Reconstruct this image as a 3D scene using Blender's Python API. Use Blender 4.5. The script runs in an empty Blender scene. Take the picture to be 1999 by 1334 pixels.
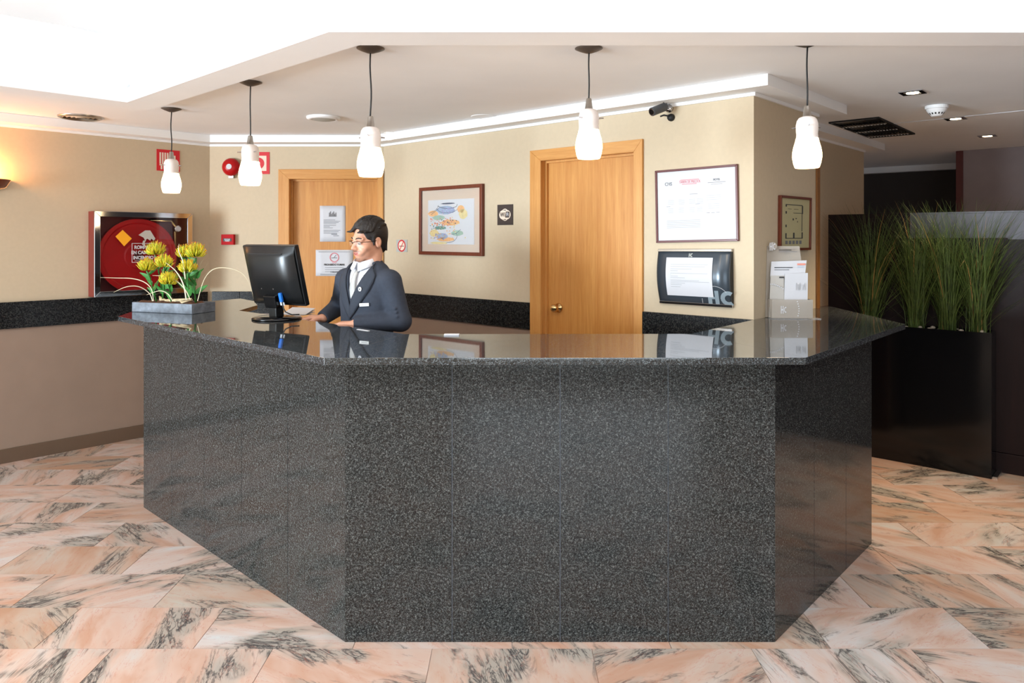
import bpy, bmesh, math, random
import numpy as np
from mathutils import Vector, Matrix, Euler
random.seed(7)
S = bpy.context.scene
COL = S.collection
# ---------------------------------------------------------------- camera, world, lights, exposure
FPX, CH, HY = 1400.0, 1.54, 468.0          # focal length in px (1999 wide), camera height, horizon row
cam = bpy.data.cameras.new('camera'); camo = bpy.data.objects.new('camera', cam); COL.objects.link(camo)
cam.sensor_width = 36.0; cam.lens = FPX/1999*36.0
cam.shift_x = 0.0; cam.shift_y = -(667.0-HY)/1999.0
cam.clip_start = .05; cam.clip_end = 60
camo.location = (0, 0, CH); camo.rotation_euler = (math.pi/2, 0, 0)
S.camera = camo
S.view_settings.view_transform = 'Standard'; S.view_settings.look = 'None'
S.view_settings.gamma = 1.0; S.view_settings.use_curve_mapping = False
S.view_settings.exposure = 0.12
W = bpy.data.worlds.new('world'); S.world = W; W.use_nodes = True
W.node_tree.nodes['Background'].inputs[0].default_value = (.75, .85, 1, 1)
W.node_tree.nodes['Background'].inputs[1].default_value = .6
def area(name, loc, target, sx, sy, power, col, spread=180):
    l = bpy.data.lights.new(name, 'AREA'); l.shape = 'RECTANGLE'; l.size = sx; l.size_y = sy; l.energy = power; l.color = col
    l.spread = math.radians(spread)
    o = bpy.data.objects.new(name, l); COL.objects.link(o); o.location = loc
    o.rotation_euler = (Vector(target)-Vector(loc)).to_track_quat('-Z', 'Y').to_euler(); return o
area('window_daylight_left', (-7.9, -2.2, .95), (2.2, 3.2, 3.1), 3.2, 1.9, 530, (.77, .90, 1.0), 118)
area('window_daylight_middle', (.8, -2.75, 1.1), (.8, 4.0, 3.9), 2.6, 1.8, 60, (.77, .90, 1.0))
area('cove_light', (-.2, 1.1, 2.42), (-.2, 1.1, 3.4), 6.4, 2.2, 120, (.94, .975, 1.0))
area('cove_light_left', (-3.0, 2.1, 2.42), (-3.0, 2.1, 3.4), 1.6, 1.6, 22, (.97, .985, 1.0))

# ---------------------------------------------------------------- helpers: geometry by sight lines
def at(x, y, z):                    # point of height z seen at pixel
    Y = FPX*(z-CH)/(HY-y); return Vector(((x-1000)/FPX*Y, Y, z))
def dep(x, y, Y):                   # point of depth Y seen at pixel
    return Vector(((x-1000)/FPX*Y, Y, CH+(HY-y)/FPX*Y))
class Wall:
    def __init__(s, p, u): s.p = Vector((p[0], p[1])); s.u = Vector((u[0], u[1])).normalized(); s.n = Vector((s.u.y, -s.u.x)); s.rot = math.atan2(s.u.y, s.u.x)
    def hit(s, x, y, off=0.0):      # (distance along the wall, height) of the pixel on the plane off metres in front
        k = (x-1000)/FPX; p = s.p+s.n*off
        t = (k*p.y-p.x)/(s.u.x-k*s.u.y); q = p+s.u*t
        return t, CH+(HY-y)/FPX*q.y
    def pt(s, t, z=0.0, off=0.0): q = s.p+s.u*t+s.n*off; return Vector((q.x, q.y, z))
uA = Vector((.7474, -.6644)); uB = Vector((.6832, .7302)); nB = Vector((.7302, -.6832))
CL = Vector((-2.5216, 5.9833)); K = Vector((-1.0685, 5.9833)); D = Vector((1.3057, 3.8730)); E = Vector((1.9351, 4.5456))
E2a = Vector((1.658, 4.805)); E2b = Vector((3.13, 6.38))
LW = Wall(CL-uB*12.3, uB); BW = Wall(CL, (1, 0)); RW = Wall(K, D-K); SW = Wall(D, E-D); SW2 = Wall(E2a, E2b-E2a)
ZC, ZW, ZB = 2.395, 2.32, 2.335      # ceiling, wall top bead, cornice underside
TOP, BOT = 1.108, 1.082              # worktop

# ---------------------------------------------------------------- materials
def nodes(name):
    m = bpy.data.materials.new(name); m.use_nodes = True; nt = m.node_tree
    return m, nt, nt.nodes['Principled BSDF']
def lin(c):
    return tuple(((v/255)/12.92 if v/255 <= .04045 else ((v/255+.055)/1.055)**2.4) for v in c)+(1,)
def coords(nt, kind='Object', scale=(1, 1, 1), rnd=False):
    tc = nt.nodes.new('ShaderNodeTexCoord'); mp = nt.nodes.new('ShaderNodeMapping'); mp.inputs['Scale'].default_value = scale
    nt.links.new(tc.outputs[kind], mp.inputs['Vector'])
    return mp.outputs[0]
def ramp(nt, fac, stops):
    r = nt.nodes.new('ShaderNodeValToRGB'); e = r.color_ramp.elements
    while len(e) < len(stops): e.new(.5)
    for i, (p, c) in enumerate(stops): e[i].position = p; e[i].color = c if len(c) == 4 else c+(1,)
    nt.links.new(fac, r.inputs[0]); return r.outputs[0]
def noise(nt, vec, scale, detail=3, rough=.5, dist=0):
    n = nt.nodes.new('ShaderNodeTexNoise'); n.inputs['Scale'].default_value = scale; n.inputs['Detail'].default_value = detail
    n.inputs['Roughness'].default_value = rough; n.inputs['Distortion'].default_value = dist
    nt.links.new(vec, n.inputs['Vector']); return n.outputs['Fac']
def bump(nt, b, h, strength, dist=.002):
    bp = nt.nodes.new('ShaderNodeBump'); bp.inputs['Strength'].default_value = strength; bp.inputs['Distance'].default_value = dist
    nt.links.new(h, bp.inputs['Height']); nt.links.new(bp.outputs[0], b.inputs['Normal'])
def mat(name, rgb, rough=.5, metal=0, spec=.5, var=.04, vscale=8, emit=None, es=0, alpha=None, trans=0, coat=0, ior=1.45, bmp=0):
    m, nt, b = nodes(name); c = lin(rgb)
    f = noise(nt, coords(nt), vscale, 3)
    lo = tuple(v*(1-var) for v in c[:3]); hi = tuple(min(1, v*(1+var)) for v in c[:3])
    nt.links.new(ramp(nt, f, [(.3, lo), (.7, hi)]), b.inputs['Base Color'])
    b.inputs['Roughness'].default_value = rough; b.inputs['Metallic'].default_value = metal
    b.inputs['Specular IOR Level'].default_value = spec; b.inputs['IOR'].default_value = ior
    b.inputs['Transmission Weight'].default_value = trans; b.inputs['Coat Weight'].default_value = coat
    if emit: b.inputs['Emission Color'].default_value = lin(emit); b.inputs['Emission Strength'].default_value = es
    if alpha is not None: b.inputs['Alpha'].default_value = alpha
    if bmp: bump(nt, b, f, bmp)
    return m
def granite(name, stops, rough, scale=260, ior=1.6):
    m, nt, b = nodes(name); v = coords(nt)
    f1 = noise(nt, v, scale, 2, .65); f2 = noise(nt, v, scale*.38, 2, .6)
    mx = nt.nodes.new('ShaderNodeMix'); mx.data_type = 'FLOAT'; mx.inputs[0].default_value = .32
    nt.links.new(f1, mx.inputs[2]); nt.links.new(f2, mx.inputs[3])
    nt.links.new(ramp(nt, mx.outputs[0], stops), b.inputs['Base Color'])
    b.inputs['Roughness'].default_value = rough; b.inputs['IOR'].default_value = ior
    return m
def wood(name, c1, c2, rough=.35, scale=14, along='Z', ior=1.45):
    m, nt, b = nodes(name)
    sc = {'Z': (scale, scale, scale*.045), 'X': (scale*.045, scale, scale)}[along]
    v = coords(nt, 'Object', sc); f = noise(nt, v, 3.2, 5, .62, .8)
    v2 = coords(nt, 'Object', tuple(q*7 for q in sc)); f2 = noise(nt, v2, 3.0, 2, .5)
    mx = nt.nodes.new('ShaderNodeMix'); mx.data_type = 'FLOAT'; mx.inputs[0].default_value = .35
    nt.links.new(f, mx.inputs[2]); nt.links.new(f2, mx.inputs[3])
    nt.links.new(ramp(nt, mx.outputs[0], [(.3, lin(c2)), (.52, tuple((p+q)/2 for p, q in zip(lin(c1), lin(c2)))), (.7, lin(c1))]), b.inputs['Base Color'])
    b.inputs['Roughness'].default_value = rough; b.inputs['IOR'].default_value = ior; bump(nt, b, f2, .08)
    return m
def marble(name):
    m, nt, b = nodes(name)
    tc = nt.nodes.new('ShaderNodeTexCoord'); oi = nt.nodes.new('ShaderNodeObjectInfo')
    rot = nt.nodes.new('ShaderNodeVectorRotate'); rot.rotation_type = 'Z_AXIS'
    ang = nt.nodes.new('ShaderNodeMath'); ang.operation = 'MULTIPLY_ADD'; ang.inputs[1].default_value = 2.2; ang.inputs[2].default_value = -.75
    nt.links.new(oi.outputs['Random'], ang.inputs[0]); nt.links.new(ang.outputs[0], rot.inputs['Angle']); nt.links.new(tc.outputs['Object'], rot.inputs['Vector'])
    off = nt.nodes.new('ShaderNodeMath'); off.operation = 'MULTIPLY'; off.inputs[1].default_value = 97.0; nt.links.new(oi.outputs['Random'], off.inputs[0])
    cmb = nt.nodes.new('ShaderNodeCombineXYZ'); nt.links.new(off.outputs[0], cmb.inputs[0]); nt.links.new(off.outputs[0], cmb.inputs[2])
    add = nt.nodes.new('ShaderNodeVectorMath'); nt.links.new(rot.outputs[0], add.inputs[0]); nt.links.new(cmb.outputs[0], add.inputs[1])
    V = add.outputs[0]
    def mp(v, s):
        q = nt.nodes.new('ShaderNodeMapping'); q.inputs['Scale'].default_value = s; nt.links.new(v, q.inputs['Vector']); return q.outputs[0]
    def mix(f, a, c):
        x = nt.nodes.new('ShaderNodeMix'); x.data_type = 'RGBA'; nt.links.new(f, x.inputs[0])
        for s, i in ((a, 6), (c, 7)):
            if isinstance(s, tuple): x.inputs[i].default_value = s
            else: nt.links.new(s, x.inputs[i])
        return x.outputs[2]
    def math_(op, a, bb):
        x = nt.nodes.new('ShaderNodeMath'); x.operation = op
        for i, s in enumerate((a, bb)):
            if isinstance(s, (int, float)): x.inputs[i].default_value = s
            else: nt.links.new(s, x.inputs[i])
        return x.outputs[0]
    base = ramp(nt, noise(nt, mp(V, (1, 3.2, 1)), 2.2, 4, .55, .6), [(.34, lin((198, 158, 136))), (.48, lin((206, 176, 160))), (.62, lin((206, 188, 178))), (.76, lin((202, 200, 196)))])
    rnd = ramp(nt, math_('FRACT', math_('MULTIPLY', oi.outputs['Random'], 13.7), 0), [(0, (.84, .78, .68)), (.3, (.98, .98, .98)), (.55, (1.02, 1.08, 1.12)), (.8, (.98, .88, .80)), (1, (.90, .86, .80))])
    mul = nt.nodes.new('ShaderNodeMix'); mul.data_type = 'RGBA'; mul.blend_type = 'MULTIPLY'; mul.inputs[0].default_value = 1
    nt.links.new(base, mul.inputs[6]); nt.links.new(rnd, mul.inputs[7]); col = mul.outputs[2]
    # soft green grey clouds around the veins
    patch = noise(nt, mp(V, (1.1, 3.0, 1)), 1.7, 3, .5, .9)
    col = mix(ramp(nt, patch, [(.49, (0, 0, 0)), (.62, (.85, .85, .85))]), col, lin((166, 158, 146)))
    # bundles of dark wavy veins inside the patches
    def vein(scale, dist, seed, width):
        n = noise(nt, mp(V, (1.0*seed, 4.2*seed, seed)), scale, 6, .62, dist)
        d = math_('ABSOLUTE', math_('SUBTRACT', n, .5), 0)
        return ramp(nt, d, [(0, (1, 1, 1)), (width, (0, 0, 0))])
    v1 = vein(1.7, 1.6, 1.0, .030); v2 = vein(4.2, 1.9, 1.15, .05)
    m1 = ramp(nt, patch, [(.46, (0, 0, 0)), (.57, (1, 1, 1))]); m2 = ramp(nt, patch, [(.555, (0, 0, 0)), (.63, (1, 1, 1))])
    col = mix(math_('MULTIPLY', v1, math_('MULTIPLY', m1, .9)), col, lin((70, 66, 66)))
    col = mix(math_('MULTIPLY', v2, math_('MULTIPLY', m2, .9)), col, lin((54, 52, 55)))
    v3 = vein(2.1, .7, 1.9, .008)
    col = mix(math_('MULTIPLY', v3, .4), col, lin((190, 105, 80)))
    nt.links.new(col, b.inputs['Base Color'])
    b.inputs['Roughness'].default_value = .22; b.inputs['IOR'].default_value = 1.5
    return m
M = {}
M['wall'] = mat('cream_paint', (200, 183, 156), .75, var=.02, bmp=.03, vscale=40)
M['lower'] = mat('taupe_paint', (150, 128, 112), .35, var=.03)
M['white'] = mat('white_plaster', (243, 243, 243), .8, var=.012, vscale=3)
M['ceil'] = mat('ceiling_paint', (243, 243, 243), .85, var=.02, vscale=2.5)
M['skirt'] = mat('brown_skirting', (104, 84, 68), .3)
M['oak'] = wood('oak_veneer', (214, 156, 84), (186, 120, 54), .4, 9)
M['oakc'] = wood('oak_casing', (216, 160, 92), (192, 130, 64), .4, 12)
M['oakx'] = wood('oak_casing_head', (216, 160, 92), (192, 130, 64), .4, 12, 'X')
M['granite'] = granite('speckled_granite', [(.36, lin((11, 11, 11))), (.46, lin((28, 29, 29))), (.55, lin((57, 59, 58))), (.68, lin((116, 118, 115)))], .10, 330, 1.46)
M['slab'] = granite('polished_granite', [(.38, lin((20, 21, 23))), (.48, lin((40, 42, 44))), (.55, lin((62, 66, 68))), (.64, lin((115, 120, 122)))], .03, 290, 1.8)
M['band'] = granite('dark_granite_band', [(.38, lin((10, 10, 11))), (.5, lin((26, 26, 27))), (.6, lin((56, 56, 54)))], .22, 130, 1.36)
M['joint'] = mat('pale_joint', (104, 112, 122), .35, var=.02)
M['marble'] = marble('rose_marble')
M['grout'] = mat('grout', (150, 122, 104), .6)
M['dark'] = wood('wenge_veneer', (36, 20, 19), (24, 13, 13), .5, 6, ior=1.3)
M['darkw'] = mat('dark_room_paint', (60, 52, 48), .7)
M['violet'] = mat('grey_violet_panel', (150, 138, 140), .45)
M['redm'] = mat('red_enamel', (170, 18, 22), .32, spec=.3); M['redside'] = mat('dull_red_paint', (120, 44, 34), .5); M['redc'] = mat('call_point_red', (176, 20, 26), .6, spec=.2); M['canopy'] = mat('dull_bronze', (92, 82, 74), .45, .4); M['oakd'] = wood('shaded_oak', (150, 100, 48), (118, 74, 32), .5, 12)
M['red2'] = mat('red_print', (205, 34, 44), .5, var=.02)
M['redd'] = mat('dark_red_inside', (92, 16, 18), .5)
M['chrome'] = mat('chrome', (190, 190, 192), .06, 1, var=.01)
M['steel'] = mat('brushed_steel', (190, 188, 184), .3, 1, var=.03)
M['brass'] = mat('brass', (214, 182, 130), .18, 1, var=.02)
M['black'] = mat('black_plastic', (18, 19, 20), .28, var=.1)
M['blackm'] = mat('black_matt', (26, 26, 27), .6, var=.1)
M['gloss'] = mat('black_lacquer', (12, 12, 14), .12, var=.1)
M['paper'] = mat('white_paper', (206, 207, 212), .7, var=.01)
M['papero'] = mat('old_paper', (222, 218, 206), .7, var=.02)
M['ink'] = mat('grey_ink', (120, 120, 124), .8, var=.02)
M['inkd'] = mat('dark_ink', (60, 60, 62), .8, var=.02)
M['inkl'] = mat('pale_ink', (172, 174, 178), .8, var=.02)
M['redink'] = mat('red_ink', (214, 120, 128), .8, var=.02)
M['glassy'] = mat('clear_glass', (255, 255, 255), .02, trans=1, var=0, ior=1.3)
M['mah'] = wood('mahogany_frame', (122, 58, 34), (86, 36, 22), .35, 30)
M['maroon'] = mat('maroon_frame', (96, 48, 48), .3)
M['cream'] = mat('cream_mount', (232, 214, 196), .8, var=.01)
M['yellow'] = mat('yellow_sticker', (246, 168, 24), .6, var=.03)
M['brown'] = mat('sign_brown', (52, 40, 36), .5)
M['signg'] = mat('sign_grey', (176, 180, 176), .5)
M['bulb'] = mat('lit_opal_glass', (255, 240, 215), .3, var=0, emit=(255, 214, 158), es=7.0)
M['opal'] = mat('opal_glass', (222, 212, 206), .18, var=.01, emit=(255, 225, 200), es=.08)
M['lens'] = mat('lit_lens', (255, 240, 220), .3, var=0, emit=(255, 226, 180), es=14.0)
M['acryl'] = mat('smoky_acrylic', (190, 182, 172), .1, var=.01, alpha=.62)
M['clear'] = mat('clear_acrylic', (235, 235, 235), .05, var=.0, alpha=.28)
M['brochg'] = mat('silver_brochure', (186, 182, 176), .4)
M['navy'] = mat('slate_board', (66, 74, 82), .22, .25, var=.05)
M['skyg'] = mat('pale_slate_letters', (132, 146, 154), .4)
M['suit'] = mat('charcoal_suit', (47, 53, 65), .85, var=.10, vscale=60, bmp=.05)
M['suitd'] = mat('suit_lapel', (42, 48, 59), .8, var=.06, vscale=60)
M['shirt'] = mat('white_shirt', (214, 215, 222), .8, var=.01)
M['tie'] = mat('silver_tie', (172, 172, 170), .5, var=.06, vscale=120)
m, nt, b = nodes('black_hair'); M['hair'] = m
f = noise(nt, coords(nt, 'Object', (60, 18, 130)), 3.0, 4, .6, .4); nt.links.new(ramp(nt, f, [(.35, lin((10, 8, 8))), (.65, lin((30, 24, 22)))]), b.inputs['Base Color']); b.inputs['Roughness'].default_value = .5; bump(nt, b, f, .6, .004)
M['eyew'] = mat('eye_white', (205, 196, 190), .2, var=0)
M['iris'] = mat('dark_iris', (36, 24, 18), .2, var=0)
M['lip'] = mat('lips', (120, 50, 48), .45, var=.02)
M['tooth'] = mat('teeth', (236, 230, 222), .3, var=0)
M['leaf'] = mat('green_leaf', (62, 128, 58), .45, var=.25, vscale=30)
M['petal'] = mat('yellow_petal', (222, 204, 40), .5, var=.1, vscale=40)
M['petal2'] = mat('lime_petal', (178, 188, 50), .5, var=.1)
M['petalr'] = mat('orange_petal_tip', (214, 128, 40), .5, var=.1)
M['blade'] = mat('pale_grass_blade', (196, 182, 152), .5, var=.1)
M['trough'] = granite('lead_trough', [(.3, lin((66, 72, 80))), (.5, lin((94, 102, 113))), (.7, lin((120, 128, 138)))], .5, 25)
M['soil'] = mat('brown_soil', (84, 54, 38), .95, var=.4, vscale=60)
M['bark'] = mat('driftwood', (196, 176, 140), .8, var=.25, vscale=40)
M['grass'] = mat('dark_grass', (76, 92, 40), .55, var=.35, vscale=20)
M['straw'] = mat('dry_grass', (176, 132, 72), .55, var=.2, vscale=20)
M['pebble'] = mat('pebble', (190, 176, 160), .6, var=.2)
M['blue'] = mat('blue_connector', (30, 110, 210), .4)
M['desk'] = mat('beige_desk', (190, 170, 146), .45)
M['greyp'] = mat('keyboard_grey', (70, 72, 76), .5)
m, nt, b = nodes('skin'); M['skin'] = m
f = noise(nt, coords(nt), 22, 3); c0 = ramp(nt, f, [(.3, lin((200, 144, 118))), (.7, lin((212, 160, 134)))])
for nm_, cc_ in (('stubble', (112, 78, 64)), ('lip', (182, 98, 92))):
    at_ = nt.nodes.new('ShaderNodeAttribute'); at_.attribute_name = nm_; mx_ = nt.nodes.new('ShaderNodeMix'); mx_.data_type = 'RGBA'
    nt.links.new(at_.outputs['Fac'], mx_.inputs[0]); nt.links.new(c0, mx_.inputs[6]); mx_.inputs[7].default_value = lin(cc_); c0 = mx_.outputs[2]
nt.links.new(c0, b.inputs['Base Color'])
b.inputs['Roughness'].default_value = .45; b.inputs['Subsurface Weight'].default_value = .06; b.inputs['Subsurface Radius'].default_value = (.02, .008, .004)

# ---------------------------------------------------------------- helpers: meshes
class MB:
    def __init__(s): s.v = []; s.f = []; s.m = []; s.mi = 0
    def poly(s, pts):
        n = len(s.v); s.v += [tuple(p) for p in pts]; s.f.append(tuple(range(n, n+len(pts)))); s.m.append(s.mi); return s
    def box(s, x0, x1, y0, y1, z0, z1):
        n = len(s.v); s.v += [(x0, y0, z0), (x1, y0, z0), (x1, y1, z0), (x0, y1, z0), (x0, y0, z1), (x1, y0, z1), (x1, y1, z1), (x0, y1, z1)]
        for q in ((0, 3, 2, 1), (4, 5, 6, 7), (0, 1, 5, 4), (1, 2, 6, 5), (2, 3, 7, 6), (3, 0, 4, 7)): s.f.append(tuple(n+i for i in q)); s.m.append(s.mi)
        return s
    def prism(s, pts, vec):           # closed polygon swept by vec
        vec = Vector(vec); k = len(pts); n = len(s.v); P = [Vector(p) for p in pts]
        nrm = sum(((P[i]-P[0]).cross(P[(i+1) % k]-P[0]) for i in range(1, k-1)), Vector())
        if nrm.dot(vec) > 0: P = P[::-1]
        s.v += [tuple(p) for p in P]+[tuple(p+vec) for p in P]
        s.f.append(tuple(range(n, n+k))); s.m.append(s.mi); s.f.append(tuple(range(n+2*k-1, n+k-1, -1))); s.m.append(s.mi)
        for i in range(k): j = (i+1) % k; s.f.append((n+i, n+k+i, n+k+j, n+j)); s.m.append(s.mi)
        return s
    def slab(s, pts, z0, z1): return s.prism([(p[0], p[1], z0) for p in pts], (0, 0, z1-z0))
    def grid(s, rows, close=False, capa=False, capb=False):
        n = len(s.v); k = len(rows[0])
        for r in rows: s.v += [tuple(p) for p in r]
        for i in range(len(rows)-1):
            for j in range(k if close else k-1):
                jj = (j+1) % k; s.f.append((n+i*k+j, n+i*k+jj, n+(i+1)*k+jj, n+(i+1)*k+j)); s.m.append(s.mi)
        if capa: s.f.append(tuple(n+k-1-j for j in range(k))); s.m.append(s.mi)
        if capb: s.f.append(tuple(n+(len(rows)-1)*k+j for j in range(k))); s.m.append(s.mi)
        return s
    def lathe(s, prof, seg=24, c=(0, 0, 0), ax='Z', capa=False, capb=False):
        rows = []
        for r, h in prof:
            row = []
            for j in range(seg):
                a = 2*math.pi*j/seg; x, y = r*math.cos(a), r*math.sin(a)
                p = {'Z': (x, y, h), 'Y': (x, h, -y), 'X': (h, x, y)}[ax]
                row.append((c[0]+p[0], c[1]+p[1], c[2]+p[2]))
            rows.append(row)
        return s.grid(rows, True, capa, capb)
    def tube(s, path, rad, seg=8):
        path = [Vector(p) for p in path]; rows = []
        if not isinstance(rad, (list, tuple)): rad = [rad]*len(path)
        ref = Vector((0, 0, 1)); up = None
        for i, p in enumerate(path):
            t = (path[min(i+1, len(path)-1)]-path[max(i-1, 0)]).normalized()
            if up is None: up = t.cross(ref if abs(t.z) < .9 else Vector((1, 0, 0))).normalized()
            up = (up-t*up.dot(t)).normalized(); w = t.cross(up)
            rows.append([p+(up*math.cos(2*math.pi*j/seg)+w*math.sin(2*math.pi*j/seg))*rad[i] for j in range(seg)])
        return s.grid(rows, True, True, True)
    def ribbon(s, path, wid, side):
        path = [Vector(p) for p in path]; rows = []
        for i, p in enumerate(path):
            w = wid[i] if isinstance(wid, (list, tuple)) else wid
            rows.append([p-Vector(side)*w/2, p+Vector(side)*w/2])
        return s.grid(rows)
def mk(name, mb, mats, parent=None, smooth=False, loc=None, rot=None, bevel=0):
    me = bpy.data.meshes.new(name); me.from_pydata(mb.v, [], mb.f)
    if not isinstance(mats, (list, tuple)): mats = [mats]
    for q in mats: me.materials.append(M[q] if isinstance(q, str) else q)
    if len(mats) > 1: me.polygons.foreach_set('material_index', mb.m)
    me.polygons.foreach_set('use_smooth', [bool(smooth)]*len(me.polygons)); me.update()
    o = bpy.data.objects.new(name, me); COL.objects.link(o)
    if parent is not None: o.parent = parent
    if loc is not None: o.location = loc
    if rot is not None: o.rotation_euler = rot
    if bevel:
        bv = o.modifiers.new('bevel', 'BEVEL'); bv.width = bevel; bv.segments = 2; bv.limit_method = 'ANGLE'
    return o
def tag(o, label=None, cat=None, group=None, kind=None):
    for k, v in (('label', label), ('category', cat), ('group', group), ('kind', kind)):
        if v: o[k] = v
    return o
def thing(name, label, cat, loc=(0, 0, 0), rot=(0, 0, 0), group=None):
    o = bpy.data.objects.new(name, None); COL.objects.link(o); o.empty_display_size = .1
    o.location = loc; o.rotation_euler = rot; return tag(o, label, cat, group)
def struct(name, mb, mats, parent=None, **k):
    o = mk(name, mb, mats, parent, **k)
    if parent is None: o['kind'] = 'structure'
    return o
def copy_tree(o, parent=None):
    c = o.copy(); COL.objects.link(c); c.parent = parent
    for ch in [x for x in KIDS.get(o.name, [])]: copy_tree(ch, c)
    return c
def text(s, size, parent, loc, matn, bold=0.0, sx=1.0, name='lettering', align='CENTER', depth=.0006):
    cu = bpy.data.curves.new(name, 'FONT'); cu.body = s; cu.size = size; cu.align_x = align; cu.align_y = 'CENTER'
    cu.extrude = depth; cu.offset = bold; cu.resolution_u = 3
    t = bpy.data.objects.new(name, cu); COL.objects.link(t)
    dg = bpy.context.evaluated_depsgraph_get(); me = bpy.data.meshes.new_from_object(t.evaluated_get(dg))
    bpy.data.objects.remove(t); bpy.data.curves.remove(cu)
    me.materials.clear(); me.materials.append(M[matn])
    me.transform(Matrix.Diagonal((sx, 1, 1, 1))); me.transform(Matrix.Rotation(math.pi/2, 4, 'X'))
    o = bpy.data.objects.new(name, me); COL.objects.link(o); o.parent = parent; o.location = loc
    return o
def on_wall(w, name, label, cat, t, z, off=0.0, group=None):
    return thing(name, label, cat, w.pt(t, z, off), (0, 0, w.rot), group)
def quad_frame(w, px4, off, bw, depth, name, label, cat, fm, im, extra=None):
    """frame from its four outer corners tl,tr,br,bl as seen; returns root and local inner corners"""
    c = [w.hit(x, y, off) for x, y in px4]; t0 = sum(q[0] for q in c)/4; z0 = sum(q[1] for q in c)/4
    r = on_wall(w, name, label, cat, t0, z0)
    o = [Vector((q[0]-t0, 0, q[1]-z0)) for q in c]; cen = sum(o, Vector())/4
    i = []
    for k in range(4):
        e1 = (o[(k+1) % 4]-o[k]).normalized(); e2 = (o[k-1]-o[k]).normalized(); i.append(o[k]+(e1+e2)*bw)
    for k in range(4):
        j = (k+1) % 4; mb = MB(); q = [o[k], o[j], i[j], i[k]]
        mb.prism([p+Vector((0, -.001, 0)) for p in q], (0, -depth, 0)); mk('frame_rail', mb, fm, r, bevel=.002)
    mk('backing', MB().prism([p*1+Vector((0, -.002, 0)) for p in i], (0, -depth*.45, 0)), im, r)
    return r, i, -depth*.45-.002
def lines(mb, x0, x1, y, z0, n, dz, h, frac=None):
    for k in range(n):
        xe = x0+(x1-x0)*(frac[k % len(frac)] if frac else 1)
        mb.box(x0, xe, y-.0006, y, z0-k*dz-h, z0-k*dz)
# ================================================================= THE SETTING
# floor with marble tiles
fl = MB().slab([(-12, -3.2), (7.5, -3.2), (7.5, 10), (-12, 10)], -.12, -.004)
floor = struct('floor', fl, 'marble')
def clip(poly, p, n):
    out = []
    for i in range(len(poly)):
        a, b_ = poly[i], poly[(i+1) % len(poly)]; da = (a-p).dot(n); db = (b_-p).dot(n)
        if da >= 0: out.append(a)
        if da*db < 0: out.append(a+(b_-a)*(da/(da-db)))
    return out
TW, TD = .600, .3003
def tile_mesh(poly):
    mb = MB(); c = sum(poly, Vector((0, 0)))/len(poly); g = .0012
    q = [p+(c-p).normalized()*g*1.4 for p in poly]
    mb.slab(q, -.012, 0); return mb
full = None
for r in range(-8, 18):
    y0 = 2.6984+TD*(r)
    for c in range(-8, 8):
        x0 = -1.20+TW*c+(.3 if r % 2 else 0.0)-.0
        cx, cy = x0+TW/2, y0+TD/2
        # keep what the photograph's view can hold
        if cy < .5 or abs(cx) > max(.78*cy+.75, 2.6): continue
        if (Vector((cx, cy))-CL).dot(Vector((LW.n.x, LW.n.y))) < -.33: continue
        if cy > 5.98 and cx < 2.4: continue
        if -1.7 < cx < .6 and cy > 4.3: continue
        if -1.3 < cx < 1.4 and 3.2 < cy < 6: continue
        if cy > 6.1: continue
        poly = [Vector((x0, y0)), Vector((x0+TW, y0)), Vector((x0+TW, y0+TD)), Vector((x0, y0+TD))]
        cp = clip(poly, CL+LW.n*.002, LW.n)
        if len(cp) < 3: continue
        cc = Vector((cx, cy))
        if len(cp) == 4 and all((cp[i]-poly[i]).length < 1e-6 for i in range(4)):
            if full is None:
                o = mk('tile', tile_mesh([p-cc for p in poly]), 'marble', floor, loc=(cc.x, cc.y, 0)); full = o
            else:
                o = full.copy(); COL.objects.link(o); o.location = (cc.x, cc.y, 0)
        else: mk('tile', tile_mesh([p-cc for p in cp]), 'marble', floor, loc=(cc.x, cc.y, 0))
# walls (cream above, taupe below the band)
BANDT, BANDB = 1.108, .925
def wallpiece(mb, w, t0, t1, z0, z1, th=.14):
    a, b_ = w.pt(t0), w.pt(t1); n = Vector((w.n.x, w.n.y, 0))*th
    mb.mi = 0 if z0 >= BANDT-.05 else 1
    mb.prism([(a.x, a.y, z0), (b_.x, b_.y, z0), (b_.x, b_.y, z1), (a.x, a.y, z1)], -n)
def wall(name, w, t0, t1, opening=None, th=.14, mats=('wall', 'lower')):
    mb = MB()
    segs = [(t0, t1, 0, BANDB+.09), (t0, t1, BANDB+.09, ZC)]
    if opening:
        a, b_, h = opening
        segs = []
        for s0, s1 in ((t0, a), (b_, t1)):
            if s1-s0 > .002: segs += [(s0, s1, 0, BANDB+.09), (s0, s1, BANDB+.09, ZC)]
        segs.append((a, b_, h, ZC))
    for s0, s1, z0, z1 in segs:
        wallpiece(mb, w, s0, s1, z0, z1, th)
        k = 0 if z0 > .5 else 1
        for q in range(len(mb.m)-6, len(mb.m)): mb.m[q] = k
    return struct(name, mb, list(mats))
wall('wall_left', LW, 0, 12.3)
d1 = (BW.hit(558, 400)[0], BW.hit(740, 400)[0], BW.hit(640, 345)[1])
wall('wall_back', BW, -.14, (K-CL).length, d1)
LR = (D-K).length; LS = (E-D).length; LS2 = (E2b-E2a).length
d2 = (RW.hit(1052, 400)[0], RW.hit(1243, 400)[0], RW.hit(1150, 300)[1])
wall('wall_right', RW, 0, LR, d2)
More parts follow.
